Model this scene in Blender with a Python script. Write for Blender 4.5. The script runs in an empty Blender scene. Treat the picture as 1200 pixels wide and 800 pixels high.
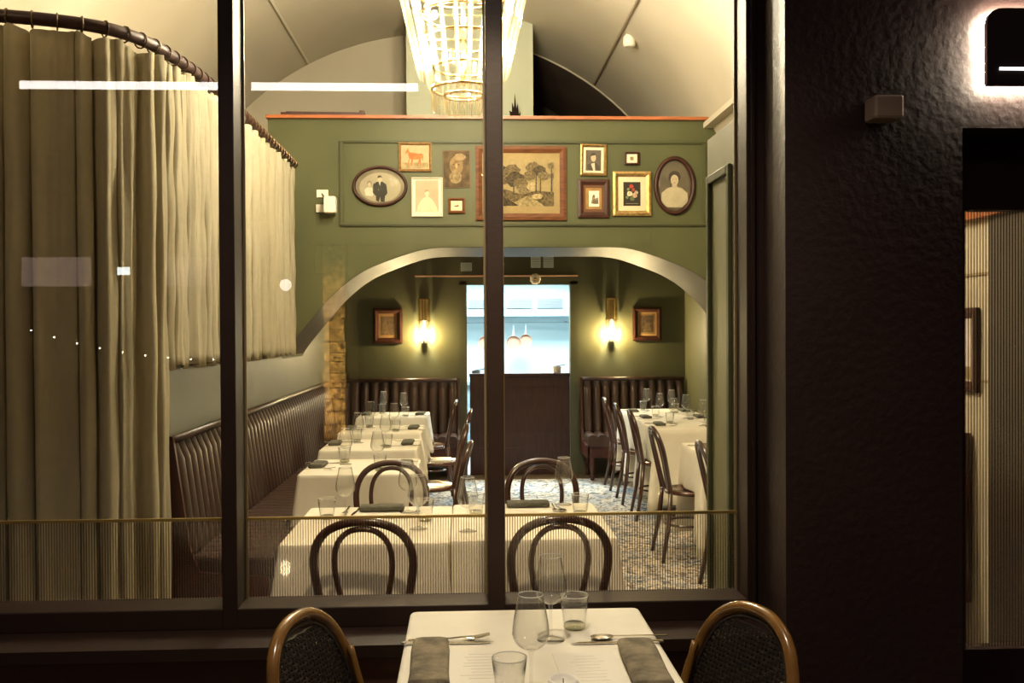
import bpy, math, random
from mathutils import Matrix, Vector
PI = math.pi
sin, cos = math.sin, math.cos
random.seed(7)
S = bpy.context.scene
COL = S.collection

# ------------------------------------------------------------------ camera, world, lights
cam_d = bpy.data.cameras.new('camera')
cam_d.sensor_width = 36.0
cam_d.lens = 36.0 * 1120.0 / 1200.0
cam_d.clip_start = 0.05
cam = bpy.data.objects.new('camera', cam_d)
COL.objects.link(cam)
cam.matrix_world = (Matrix.Translation((0, 0, 1.55)) @ Matrix.Rotation(math.radians(-2.71), 4, 'Z')
                    @ Matrix.Rotation(math.radians(90 - 0.61), 4, 'X') @ Matrix.Rotation(-0.0054, 4, 'Z'))
S.camera = cam
S.view_settings.view_transform = 'Standard'
S.view_settings.look = 'None'
S.view_settings.gamma = 1.0
S.view_settings.exposure = 0.0
S.cycles.transparent_max_bounces = 24
S.cycles.max_bounces = 8
S.cycles.diffuse_bounces = 4
S.cycles.caustics_reflective = False
S.cycles.caustics_refractive = False
S.cycles.sample_clamp_indirect = 6.0

W = bpy.data.worlds.new('night_sky')
S.world = W
W.use_nodes = True
W.node_tree.nodes['Background'].inputs[0].default_value = (1.0, 0.56, 0.46, 1)
W.node_tree.nodes['Background'].inputs[1].default_value = 0.085

WARM = (1.0, 0.74, 0.40)


def lamp(name, kind, loc, power, color, aim=None, **kw):
    d = bpy.data.lights.new(name, kind)
    d.energy = power
    d.color = color
    for k, v in kw.items():
        setattr(d, k, v)
    o = bpy.data.objects.new(name, d)
    COL.objects.link(o)
    o.location = loc
    if aim is not None:
        o.rotation_euler = (Vector(aim) - Vector(loc)).to_track_quat('-Z', 'Y').to_euler()
    return o


# awning lamp above the pavement table, spot added to light the pier opposite, kitchen strip lights
lamp('outside_spot_light', 'SPOT', (0.0, 1.75, 3.5), 150, (1.0, 0.88, 0.69), (0.05, 2.6, 0.75),
     spot_size=math.radians(84), spot_blend=0.8, shadow_soft_size=0.06)
lamp('outside_spot_light', 'SPOT', (-2.0, 1.5, 3.4), 52, (1.0, 0.75, 0.45), (-1.9, 4.05, 2.3),
     spot_size=math.radians(64), spot_blend=0.9, shadow_soft_size=0.06)  # extra spot put in outside to brighten the long curtain
lamp('outside_spot_light', 'SPOT', (0.1, 1.2, 3.3), 230, (1.0, 0.80, 0.52), (0.0, 4.2, 0.75),
     spot_size=math.radians(34), spot_blend=0.5, shadow_soft_size=0.06)  # added fill through the window for the cloth fronts, misses the pavement table
lamp('pier_spot_light', 'SPOT', (-2.6, -4.4, 0.25), 4200, (1.0, 0.68, 0.32), (-1.78, -7.0, 1.2),
     spot_size=math.radians(48), spot_blend=0.5, shadow_soft_size=0.05)
lamp('kitchen_strip_light', 'AREA', (0.5, 11.05, 2.56), 360, (0.70, 0.90, 1.0), (0.5, 11.1, 0),
     shape='RECTANGLE', size=1.8, size_y=0.8)
lamp('kitchen_hood_light', 'AREA', (0.5, 11.9, 1.74), 16, (0.86, 0.95, 1.0), (0.5, 11.9, 0),
     shape='RECTANGLE', size=1.6, size_y=0.3)


# ------------------------------------------------------------------ helpers
class MB:
    def __init__(s):
        s.v, s.f = [], []

    def add(s, vs, fs):
        b = len(s.v)
        s.v += [tuple(p) for p in vs]
        s.f += [tuple(i + b for i in f) for f in fs]
        return s

    def box(s, x0, x1, y0, y1, z0, z1):
        return s.add([(x0, y0, z0), (x1, y0, z0), (x1, y1, z0), (x0, y1, z0), (x0, y0, z1), (x1, y0, z1), (x1, y1, z1), (x0, y1, z1)],
                     [(0, 3, 2, 1), (4, 5, 6, 7), (0, 1, 5, 4), (1, 2, 6, 5), (2, 3, 7, 6), (3, 0, 4, 7)])

    def extrude(s, pts, vec):
        n = len(pts)
        v = Vector(vec)
        a = [tuple(p) for p in pts]
        b = [tuple(Vector(p) + v) for p in pts]
        return s.add(a + b, [tuple(range(n))[::-1], tuple(range(n, 2 * n))] + [(i, (i + 1) % n, n + (i + 1) % n, n + i) for i in range(n)])

    def tube(s, path, r, n=8, closed=False, caps=True):
        P = [Vector(p) for p in path]
        m = len(P)
        R = r if isinstance(r, (list, tuple)) else [r] * m
        up = None
        vs = []
        for i in range(m):
            a = P[(i - 1) % m] if (closed or i > 0) else P[i]
            b = P[(i + 1) % m] if (closed or i < m - 1) else P[i]
            t = (b - a).normalized()
            if up is None:
                up = t.orthogonal().normalized()
            up = (up - t * up.dot(t))
            up = up.normalized() if up.length > 1e-6 else t.orthogonal().normalized()
            sd = t.cross(up)
            for k in range(n):
                an = 2 * PI * k / n
                vs.append(P[i] + (up * cos(an) + sd * sin(an)) * R[i])
        fs = []
        for i in range(m if closed else m - 1):
            j = (i + 1) % m
            for k in range(n):
                k2 = (k + 1) % n
                fs.append((i * n + k, i * n + k2, j * n + k2, j * n + k))
        if not closed and caps:
            fs.append(tuple(range(n))[::-1])
            fs.append(tuple(range((m - 1) * n, m * n)))
        return s.add(vs, fs)

    def lathe(s, prof, n=20, c=(0, 0, 0), cap0=True, cap1=True):
        vs = []
        for r, z in prof:
            for k in range(n):
                an = 2 * PI * k / n
                vs.append((c[0] + r * cos(an), c[1] + r * sin(an), c[2] + z))
        m = len(prof)
        fs = []
        for i in range(m - 1):
            for k in range(n):
                k2 = (k + 1) % n
                fs.append((i * n + k, i * n + k2, (i + 1) * n + k2, (i + 1) * n + k))
        if cap0:
            fs.append(tuple(range(n))[::-1])
        if cap1:
            fs.append(tuple(range((m - 1) * n, m * n)))
        return s.add(vs, fs)

    def ball(s, c, rx, ry=None, rz=None, n=10, m=7):
        ry = ry or rx
        rz = rz or rx
        prof = [(sin(PI * (i + .001) / (m + .002)), -cos(PI * i / m)) for i in range(m + 1)]
        b = MB().lathe(prof, n)
        return s.add([(c[0] + x * rx, c[1] + y * ry, c[2] + z * rz) for x, y, z in b.v], b.f)

    def xf(s, M):
        s.v = [tuple(M @ Vector(p)) for p in s.v]
        return s

    def mesh(s, name, m, smooth=False):
        me = bpy.data.meshes.new(name)
        me.from_pydata(s.v, [], s.f)
        if m:
            me.materials.append(m)
        if smooth:
            me.polygons.foreach_set('use_smooth', [True] * len(me.polygons))
        me.update()
        return me


def obj(name, mb, m, parent=None, smooth=False, bevel=0, label=None, kind=None, loc=None):
    me = mb.mesh(name, m, smooth) if isinstance(mb, MB) else mb
    o = bpy.data.objects.new(name, me)
    COL.objects.link(o)
    if parent:
        o.parent = parent
    if bevel:
        b = o.modifiers.new('bevel', 'BEVEL')
        b.width = bevel
        b.segments = 2
        b.limit_method = 'ANGLE'
        b.angle_limit = math.radians(40)
    if label:
        o['label'] = label
    if kind:
        o['kind'] = kind
    if loc:
        o.location = loc
    return o


def tag(o, label, cat, group=None):
    o['label'] = label
    o['category'] = cat
    if group:
        o['group'] = group
    return o


def thing(name, label, cat, loc=(0, 0, 0), rz=0, group=None):
    o = bpy.data.objects.new(name, None)
    o.empty_display_size = 0.05
    COL.objects.link(o)
    o.location = loc
    o.rotation_euler = (0, 0, rz)
    return tag(o, label, cat, group)


def struct(name, mb, m, **k):
    return obj(name, mb, m, kind='structure', **k)


def holder(name):
    o = bpy.data.objects.new(name, None)
    COL.objects.link(o)
    o['kind'] = 'structure'
    return o


KIDS = {}


def dup(root, loc, rz, label, group=None):
    r = root.copy()
    COL.objects.link(r)
    r.location = loc
    r.rotation_euler = (0, 0, rz)
    r['label'] = label
    if group:
        r['group'] = group
    if root.name not in KIDS:
        bpy.context.view_layer.update()
        KIDS[root.name] = [(c, list(c.children)) for c in root.children]
    for c, gs in KIDS[root.name]:
        d = c.copy()
        COL.objects.link(d)
        d.parent = r
        for g in gs:
            e = g.copy()
            COL.objects.link(e)
            e.parent = d
    return r


def smooth_path(P, n=6, closed=False):
    P = [Vector(p) for p in P]
    m = len(P)
    out = []
    rng = range(m) if closed else range(m - 1)
    for i in rng:
        p0 = P[(i - 1) % m] if (closed or i > 0) else P[0] * 2 - P[1]
        p1, p2 = P[i], P[(i + 1) % m]
        p3 = P[(i + 2) % m] if (closed or i < m - 2) else P[-1] * 2 - P[-2]
        for k in range(n):
            t = k / n
            out.append(0.5 * ((2 * p1) + (p2 - p0) * t + (2 * p0 - 5 * p1 + 4 * p2 - p3) * t * t + (3 * p1 - p0 - 3 * p2 + p3) * t ** 3))
    if not closed:
        out.append(P[-1])
    return out


# ------------------------------------------------------------------ materials
def mat(name, col, rough=0.5, metal=0.0, noise=None, bump=None, coat=0.0, spec=0.5, emit=None, col2=None, stretch=None, trans=0.0):
    m = bpy.data.materials.new(name)
    m.use_nodes = True
    nt = m.node_tree
    b = nt.nodes['Principled BSDF']
    b.inputs['Base Color'].default_value = (*col, 1)
    b.inputs['Roughness'].default_value = rough
    b.inputs['Metallic'].default_value = metal
    b.inputs['Coat Weight'].default_value = coat
    b.inputs['Coat Roughness'].default_value = 0.12
    b.inputs['Specular IOR Level'].default_value = spec
    if emit:
        b.inputs['Emission Color'].default_value = (*emit[0], 1)
        b.inputs['Emission Strength'].default_value = emit[1]
    tc = None
    if noise or bump:
        tc = nt.nodes.new('ShaderNodeTexCoord').outputs['Object']
        if stretch:
            mp = nt.nodes.new('ShaderNodeMapping')
            mp.inputs['Scale'].default_value = stretch
            nt.links.new(tc, mp.inputs[0])
            tc = mp.outputs[0]
    if noise:
        n = nt.nodes.new('ShaderNodeTexNoise')
        n.inputs['Scale'].default_value = noise[0]
        n.inputs['Detail'].default_value = 5
        nt.links.new(tc, n.inputs['Vector'])
        r = nt.nodes.new('ShaderNodeValToRGB')
        r.color_ramp.elements[0].position = 0.3
        r.color_ramp.elements[1].position = 0.7
        a = noise[1]
        c2 = col2 or [c * (1 + a) for c in col]
        c1 = col if col2 else [c * (1 - a) for c in col]
        r.color_ramp.elements[0].color = (*c1, 1)
        r.color_ramp.elements[1].color = (*c2, 1)
        nt.links.new(n.outputs[0], r.inputs[0])
        nt.links.new(r.outputs[0], b.inputs['Base Color'])
    if bump:
        n = nt.nodes.new('ShaderNodeTexNoise')
        n.inputs['Scale'].default_value = bump[0]
        n.inputs['Detail'].default_value = 4
        nt.links.new(tc, n.inputs['Vector'])
        bp = nt.nodes.new('ShaderNodeBump')
        bp.inputs['Strength'].default_value = bump[1]
        bp.inputs['Distance'].default_value = bump[2] if len(bump) > 2 else 0.01
        nt.links.new(n.outputs[0], bp.inputs['Height'])
        nt.links.new(bp.outputs[0], b.inputs['Normal'])
    if trans:
        t = nt.nodes.new('ShaderNodeBsdfTranslucent')
        t.inputs[0].default_value = (*[min(1, c * 1.25) for c in col], 1)
        mx = nt.nodes.new('ShaderNodeMixShader')
        mx.inputs[0].default_value = trans
        nt.links.new(b.outputs[0], mx.inputs[1])
        nt.links.new(t.outputs[0], mx.inputs[2])
        nt.links.new(mx.outputs[0], nt.nodes['Material Output'].inputs[0])
    return m


def glass(name, tint=(1, 1, 1), ior=1.5, rough=0.0, frost=0.0, edge=0.0, frost_col=(1, 1, 1)):
    """clear thin glass: see-through with a Fresnel reflection, optional frosting"""
    m = bpy.data.materials.new(name)
    m.use_nodes = True
    nt = m.node_tree
    nt.nodes.remove(nt.nodes['Principled BSDF'])
    out = nt.nodes['Material Output']
    t = nt.nodes.new('ShaderNodeBsdfTransparent')
    t.inputs[0].default_value = (*tint, 1)
    g = nt.nodes.new('ShaderNodeBsdfGlossy')
    g.inputs['Roughness'].default_value = rough
    lw = nt.nodes.new('ShaderNodeLayerWeight')
    lw.inputs[0].default_value = 0.5
    pw = nt.nodes.new('ShaderNodeMath')
    pw.operation = 'POWER'
    pw.inputs[1].default_value = 5.0
    nt.links.new(lw.outputs['Facing'], pw.inputs[0])
    f0 = ((ior - 1) / (ior + 1)) ** 2
    fr = nt.nodes.new('ShaderNodeMath')
    fr.operation = 'MULTIPLY_ADD'
    fr.inputs[1].default_value = 1 - f0
    fr.inputs[2].default_value = f0
    nt.links.new(pw.outputs[0], fr.inputs[0])
    base = t.outputs[0]
    if frost:
        d = nt.nodes.new('ShaderNodeBsdfTranslucent')
        d.inputs[0].default_value = (*frost_col, 1)
        mf = nt.nodes.new('ShaderNodeMixShader')
        mf.inputs[0].default_value = frost
        nt.links.new(base, mf.inputs[1])
        nt.links.new(d.outputs[0], mf.inputs[2])
        base = mf.outputs[0]
    if edge:
        p2 = nt.nodes.new('ShaderNodeMath')
        p2.operation = 'POWER'
        p2.inputs[1].default_value = 2.0
        nt.links.new(lw.outputs['Facing'], p2.inputs[0])
        ml = nt.nodes.new('ShaderNodeMath')
        ml.operation = 'MULTIPLY_ADD'
        ml.inputs[1].default_value = edge
        nt.links.new(p2.outputs[0], ml.inputs[0])
        nt.links.new(fr.outputs[0], ml.inputs[2])
        ml.use_clamp = True
        fac = ml.outputs[0]
    else:
        fac = fr.outputs[0]
    mx = nt.nodes.new('ShaderNodeMixShader')
    nt.links.new(fac, mx.inputs[0])
    nt.links.new(base, mx.inputs[1])
    nt.links.new(g.outputs[0], mx.inputs[2])
    nt.links.new(mx.outputs[0], out.inputs[0])
    return m


def emis(name, col, strength):
    m = bpy.data.materials.new(name)
    m.use_nodes = True
    nt = m.node_tree
    nt.nodes.remove(nt.nodes['Principled BSDF'])
    e = nt.nodes.new('ShaderNodeEmission')
    e.inputs[0].default_value = (*col, 1)
    e.inputs[1].default_value = strength
    nt.links.new(e.outputs[0], nt.nodes['Material Output'].inputs[0])
    return m


def carpet_mat():
    m = mat('patterned_carpet', (0.3, 0.26, 0.2), 0.95, spec=0.1)
    nt = m.node_tree
    b = nt.nodes['Principled BSDF']
    tc = nt.nodes.new('ShaderNodeTexCoord').outputs['Object']

    def noise(scale, detail=6, rough=0.6, dist=0.0):
        n = nt.nodes.new('ShaderNodeTexNoise')
        n.inputs['Scale'].default_value = scale
        n.inputs['Detail'].default_value = detail
        n.inputs['Roughness'].default_value = rough
        n.inputs['Distortion'].default_value = dist
        nt.links.new(tc, n.inputs['Vector'])
        return n.outputs[0]

    def ramp(src, stops):
        r = nt.nodes.new('ShaderNodeValToRGB')
        e = r.color_ramp.elements
        e[0].position, e[0].color = stops[0][0], (*stops[0][1], 1)
        e[1].position, e[1].color = stops[-1][0], (*stops[-1][1], 1)
        for p, c in stops[1:-1]:
            x = e.new(p)
            x.color = (*c, 1)
        nt.links.new(src, r.inputs[0])
        return r.outputs[0]

    def mix(f, a, b_, mode='MIX'):
        x = nt.nodes.new('ShaderNodeMix')
        x.data_type = 'RGBA'
        x.blend_type = mode
        if isinstance(f, float):
            x.inputs[0].default_value = f
        else:
            nt.links.new(f, x.inputs[0])
        nt.links.new(a, x.inputs[6])
        nt.links.new(b_, x.inputs[7])
        return x.outputs[2]

    dark = ramp(noise(2.6, 3, .6, 1.5), [(.42, (.20, .165, .135)), (.52, (.14, .155, .18)), (.62, (.09, .13, .17))])
    light = ramp(noise(4.0, 3, .6, 1.0), [(.40, (.72, .64, .52)), (.55, (.62, .60, .56)), (.65, (.44, .50, .55))])
    mask = ramp(noise(13, 4, .62, 2.2), [(.44, (0, 0, 0)), (.54, (1, 1, 1))])
    c = mix(mask, dark, light)
    vo = nt.nodes.new('ShaderNodeTexVoronoi')
    vo.inputs['Scale'].default_value = 46
    nt.links.new(tc, vo.inputs['Vector'])
    fine = ramp(vo.outputs['Distance'], [(.12, (.25, .25, .28)), (.32, (.62, .6, .56)), (.6, (.45, .44, .42))])
    c = mix(0.6, c, fine, 'OVERLAY')
    nt.links.new(c, b.inputs['Base Color'])
    return m


M_facade = mat('black_masonry_paint', (.026, .0125, .011), .5, noise=(3, .15), bump=(42, .28, .010), spec=.45)
M_frame = mat('brown_black_frame_paint', (.022, .0098, .0062), .5, spec=.3, noise=(6, .15), bump=(60, .06))
M_green = mat('sage_green_paint', (.084, .088, .037), .5, spec=.25, noise=(2.5, .10), bump=(120, .06))
M_greend = mat('sage_green_paint_trim', (.074, .078, .033), .5, spec=.3, noise=(4, .08))
M_greenb = mat('deep_green_wall_paint', (.085, .088, .046), .55, noise=(2.2, .12), bump=(90, .08))
M_leftwall = mat('blue_lit_green_paint', (.10, .10, .072), .55, noise=(2, .1))  # same sage green, greyed to hold the bluish light from outside
M_cream = mat('cream_vault_plaster', (.50, .445, .335), .8, noise=(1.2, .07), bump=(30, .05))
M_pier = mat('pale_green_plaster', (.44, .46, .34), .75, noise=(2, .05))
M_darkv = mat('shade_toned_plaster', (.10, .065, .045), .8, noise=(2, .2))  # dark brown stands in for the unlit space behind the partition
M_capwood = mat('orange_stained_wood', (.34, .10, .03), .4, noise=(6, .25), stretch=(1, 8, 8))
M_wood = mat('dark_bentwood', (.052, .017, .009), .28, noise=(9, .3), coat=.5)
M_seat = mat('bentwood_seat', (.085, .028, .013), .26, noise=(9, .3), coat=.6)
M_panelwood = mat('red_brown_panel_wood', (.038, .010, .006), .45, noise=(7, .4), stretch=(8, 8, .8))
M_endwood = mat('mahogany_end_panel', (.055, .014, .008), .35, noise=(6, .3), stretch=(6, 6, 1))
M_leather = mat('dark_brown_leather', (.040, .020, .014), .33, noise=(14, .2), bump=(180, .12), coat=.15)
M_seatleather = mat('dark_seat_leather', (.045, .022, .016), .36, noise=(14, .2), bump=(180, .12))
M_cloth = mat('white_table_linen', (.82, .765, .63), .85, noise=(14, .03), bump=(400, .08), spec=.2)
M_curtain = mat('olive_linen_curtain', (.54, .49, .35), .9, noise=(30, .08), bump=(55, .25, .012), spec=.15, trans=.42)
M_napkin = mat('dark_olive_napkin', (.085, .08, .055), .9, noise=(40, .25), bump=(300, .2))
M_napkin_out = mat('grey_olive_napkin', (.20, .165, .105), .95, noise=(22, .5), bump=(260, .5))
M_steel = mat('polished_cutlery', (.72, .68, .60), .16, 1.0)
M_brass = mat('aged_brass', (.72, .50, .20), .22, 1.0)
M_gold = mat('gilt_frame', (.42, .28, .11), .5, 1.0, noise=(40, .3))
M_goldbar = mat('gold_edge_strip', (.40, .28, .09), .4, .8)
M_carpet = carpet_mat()
M_shadow_strip = mat('shadow_strip_carpet', (.10, .072, .042), .95, noise=(60, .7), bump=(200, .3))  # carpet darkened to stand in for shade below the counter
M_glass = glass('window_glass', (.97, .965, .95))
M_reed = glass('reed_stripe_film', (.69, .63, .56), rough=.15, edge=.03)
M_wine = glass('clear_glassware', (.985, .985, .975), edge=.24, rough=.03, frost=.012)
M_rim = glass('rim_highlight_glass', (.95, .95, .92), frost=.65, edge=.3, rough=.1)  # frosted to put a pale highlight along the rims
M_base = glass('thick_glass_base', (.80, .80, .72), edge=.3, rough=.03)
M_prism = glass('chandelier_prism_glass', (.97, .93, .83), frost=.03, edge=.20, rough=.05, frost_col=(1, .93, .78))
M_amber = glass('amber_rod_glass', (.95, .86, .62), frost=.06, edge=.4, rough=.06, frost_col=(.95, .8, .5))
M_bulb = emis('chandelier_bulb', (1.0, .90, .70), 2500)
M_sbulb = emis('sconce_bulb', (1.0, .80, .44), 6500)
M_stube = emis('sconce_glowing_glass', (1.0, .82, .50), 3.0)
M_white = mat('white_plastic', (.78, .72, .60), .45)
M_paper = mat('menu_paper', (.80, .75, .64), .9)
M_ink = mat('printed_ink', (.62, .57, .48), .9)
M_black = mat('black_metal', (.02, .015, .013), .4)
M_asphalt = mat('dark_paving', (.05, .04, .035), .8, noise=(5, .3), bump=(60, .3))
M_rattan = mat('lacquered_rattan', (.19, .088, .017), .24, noise=(12, .3), coat=.7)
M_weave = mat('black_woven_strand', (.022, .016, .013), .3, coat=.3)

# ------------------------------------------------------------------ setting: shell
struct('floor', MB().box(-3.1, 3.2, 3.14, 10.4, -.08, 0), M_carpet)
struct('trim_1', MB().box(-1.4, 2.36, 9.98, 10.3, 0, .004), M_shadow_strip)  # dark strip puts the counter's shadow into the carpet
struct('ground', MB().box(-12, 12, -9, 3.14, -.1, -.02), M_asphalt)

CX, CZ, R = -.29, 1.80, 2.69


def vault(y0, y1, r, n=44, t=.08):
    mb = MB()
    for rr, flip in ((r, False), (r + t, True)):
        v, f = [], []
        for i in range(n + 1):
            x, z = CX + rr * cos(PI * i / n), CZ + rr * sin(PI * i / n)
            v += [(x, y0, z), (x, y1, z)]
        for i in range(n):
            q = (2 * i, 2 * i + 1, 2 * i + 3, 2 * i + 2)
            f.append(q if flip else q[::-1])
        mb.add(v, f)
    return mb


ceil = struct('ceiling', vault(3.14, 9.5, R), M_cream, smooth=True)
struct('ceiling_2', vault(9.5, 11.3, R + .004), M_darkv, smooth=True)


def vz(x, r=R):
    return CZ + math.sqrt(max(0, r * r - (x - CX) ** 2))


# lunette of the left half behind the partition, dark recess behind the right half
mb = MB()
xs = [CX - R * cos(PI / 2 * i / 24) for i in range(25)]
xs = [x for x in xs if x < .4] + [.4]
for a, b in zip(xs, xs[1:]):
    mb.extrude([(a, 9.5, 2.69), (b, 9.5, 2.69), (b, 9.5, max(2.70, vz(b))), (a, 9.5, max(2.70, vz(a)))], (0, .1, 0))
struct('wall_upper_left', mb, M_cream)
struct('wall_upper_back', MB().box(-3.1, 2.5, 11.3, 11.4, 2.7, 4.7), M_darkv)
struct('trim_2', MB().tube([(CX + (R - .004) * cos(a), 9.49, CZ + (R - .004) * sin(a)) for a in [PI * .08 + PI * .36 * i / 30 for i in range(31)]], .012, 6), M_cream)
struct('wall_chimney_breast', MB().box(-.53, .615, 8.68, 9.6, 3.26, 4.46), M_pier)
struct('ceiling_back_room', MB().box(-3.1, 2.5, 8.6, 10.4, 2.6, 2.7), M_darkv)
struct('wall_right', MB().box(2.4, 2.5, 3.14, 10.4, 0, 1.86), M_cream)
struct('wall_back_right', MB().box(2.372, 2.4, 8.67, 10.3, 0, 2.6), M_greenb)
struct('wall_left', MB().box(-1.59, -1.47, 4.52, 10.4, 0, 2.80), M_leftwall)
struct('wall_outer_left', MB().box(-3.1, -2.98, 3.14, 10.4, 0, 1.86), M_cream)
struct('trim_3', MB().box(-3.0, -1.47, 4.52, 7.69, 2.80, 2.83), M_cream)
# conduits on the vault
ex = thing('cable_conduit', 'thin dark conduit running along the right of the vaulted ceiling', 'conduit')
obj('pipe', MB().tube([(1.27, y, vz(1.27) - .012) for y in (3.4, 5, 7, 9.4)], .012, 6), mat('conduit_paint', (.28, .22, .14), .5), ex)
ex = thing('ceiling_batten', 'narrow cream batten running along the left of the vaulted ceiling', 'batten')
obj('strip', MB().tube([(-1.535, y, vz(-1.535) - .004) for y in (3.4, 5, 7, 9.45)], .016, 6), M_cream, ex)
ct = holder('trim_4')
obj('cornice', MB().box(vz(0) * 0 + 1.93, 2.0, 3.3, 7.7, 3.19, 3.235), M_cream, ct)
ct['label'] = 'cream cornice along right spring of the vault'
# alarm sounder on the vault
t = thing('ceiling_sounder', 'small white round sounder on the vaulted ceiling beside the conduit', 'alarm', (1.335, 7.75, vz(1.335)))
obj('body', MB().lathe([(.045, 0), (.05, -.03), (.05, -.07), (.04, -.085)], 16), M_white, t, smooth=False)
obj('mount', MB().lathe([(.03, .02), (.03, 0)], 12), M_white, t)

# ------------------------------------------------------------------ partition with basket arch
AC = .5
PROF = [(0, 2.229), (.45, 2.23), (.7, 2.229), (.85, 2.212), (1.0, 2.168), (1.2, 2.095), (1.32, 2.04), (1.45, 1.955), (1.6, 1.82), (1.7, 1.70), (1.82, 1.56), (1.93, 1.42), (1.972, 1.33), (1.975, 1.1)]
PS = smooth_path([(u, 0, z) for u, z in PROF], 3)
arch = [(AC - p.x, p.z) for p in PS[::-1]] + [(AC + p.x, p.z) for p in PS[1:]]
PY0, PY1, PT = 7.7, 8.67, 3.25
mb = MB()
cols = [(-1.57, 0.0), (arch[0][0] - .0001, 0.0)] + arch
for (xa, za), (xb, zb) in zip(cols, cols[1:]):
    ta, tb = min(PT, vz(xa) if xa > 0 else PT), min(PT, vz(xb) if xb > 0 else PT)
    if xa > 2.36:
        continue
    mb.extrude([(xa, PY0, za), (xb, PY0, zb), (xb, PY0, tb), (xa, PY0, ta)], (0, PY1 - PY0, 0))
part = struct('wall_middle', mb, M_green, label='sage green partition wall with wide flat arch and wooden top rail')
lin = MB()
for (xa, za), (xb, zb) in zip(arch, arch[1:]):
    if xb < 2.4 and min(za, zb) > 1.36:
        lin.extrude([(xa, PY0 + .004, za), (xb, PY0 + .004, zb), (xb, PY0 + .004, zb - .004), (xa, PY0 + .004, za - .004)], (0, PY1 - PY0 - .004, 0))
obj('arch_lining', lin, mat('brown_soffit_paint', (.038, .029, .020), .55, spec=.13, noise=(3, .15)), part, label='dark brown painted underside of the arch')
# panel moulding, scored blocks, top rail: pieces of the partition
X0, X1, Z0, Z1 = -1.004, 1.955, 2.396, 3.09
for a, b, c, d in ((X0, X1, Z1 - .03, Z1), (X0, X1, Z0, Z0 + .03), (X0, X0 + .03, Z0 + .03, Z1 - .03), (X1 - .03, X1, Z0 + .03, Z1 - .03)):
    k = MB().box(a, b, 7.682, 7.7, c, d)
    hx, hz = (b - a) > (d - c), (b - a) <= (d - c)
    k.box(a + (.010 if hz else 0), b - (.010 if hz else 0), 7.674, 7.684, c + (.010 if hx else 0), d - (.010 if hx else 0))
    obj('panel_moulding', k, M_greend, part)


def arch_z(x):
    u = abs(x - AC)
    for (a, za), (b, zb) in zip(PROF, PROF[1:]):
        if a <= u <= b:
            return za + (zb - za) * (u - a) / (b - a)
    return 0


for row, (za, zb) in enumerate(((2.245, 2.35), (2.02, 2.24), (1.80, 2.015), (1.58, 1.795))):
    x = -1.56 + (.118 if row % 2 else 0)
    while x < 2.25:
        if max(arch_z(x), arch_z(x + .23)) < za:
            obj('block', MB().box(x, x + .231, 7.6975, 7.7, za, zb - .004), M_green, part)
        x += .235
t = obj('top_rail', MB().box(-1.58, 1.99, 7.66, 7.76, 3.25, 3.275), M_capwood, part, label='orange stained wooden top rail')
# objects on the partition ledge
t = thing('flat_framed_board', 'dark framed board lying flat on the left end of the partition top', 'board', (-1.13, 7.72, 3.276), math.radians(2))
obj('board', MB().box(-.30, .28, 0, .4, 0, .036), M_panelwood, t)
obj('rim', MB().box(-.34, -.30, 0, .4, 0, .030), M_endwood, t)
obj('rim', MB().box(.28, .32, 0, .4, 0, .05), M_endwood, t)
t = thing('dried_leaf_bunch', 'dark dried leaves standing on the partition top before the chimney breast', 'leaves', (.44, 8.5, 3.25))
for i in range(5):
    a = (i - 2) * .16
    obj('leaf', MB().extrude([(-.012, i * .012, 0), (.012, i * .012, 0), (.02 + sin(a) * .10, i * .012, .24), (sin(a) * .16, i * .012, .42 - abs(a) * .5), (-.015 + sin(a) * .09, i * .012, .2)], (0, .004, 0)), mat('dark_dry_leaf', (.02, .012, .01), .95, spec=.05), t)
obj('stand', MB().lathe([(.05, 0), (.045, .05), (.02, .06)], 14), M_black, t)

# white wiring boxes at the left of the partition
t = thing('wall_socket_plate', 'small white cable outlet plate, upper of the devices left of the pictures', 'socket', (-1.143, 7.7, 2.655))
obj('plate', MB().box(-.046, .046, -.012, 0, -.031, .031), M_white, t, bevel=.003)
obj('cable', MB().tube(smooth_path([(-.003, -.012, 0), (.012, -.025, -.02), (.025, -.02, -.05)], 4), .004, 6), M_black, t)
t = thing('wall_speaker', 'white boxy wall speaker on bracket left of the pictures', 'speaker', (-1.073, 7.7, 2.555))
obj('cabinet', MB().box(-.045, .05, -.13, -.03, -.065, .065), M_white, t, bevel=.01)
obj('bracket', MB().box(-.118, -.01, -.02, 0, -.05, .012), M_white, t)
obj('swivel', MB().box(-.05, -.01, -.04, -.02, -.04, .0), M_white, t)


# ------------------------------------------------------------------ pictures
def ell(cx, cz, rx, rz, n=28, wob=0, rnd=None):
    return [(cx + rx * (1 + (rnd.uniform(-wob, wob) if wob else 0)) * cos(2 * PI * i / n), cz + rz * (1 + (rnd.uniform(-wob, wob) if wob else 0)) * sin(2 * PI * i / n)) for i in range(n)]


def rect(x0, x1, z0, z1):
    return [(x0, z0), (x1, z0), (x1, z1), (x0, z1)]


def flat(pts, layer, base=0.0):
    return MB().extrude([(x, base - layer * .0006, z) for x, z in pts], (0, .0005, 0))


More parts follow.
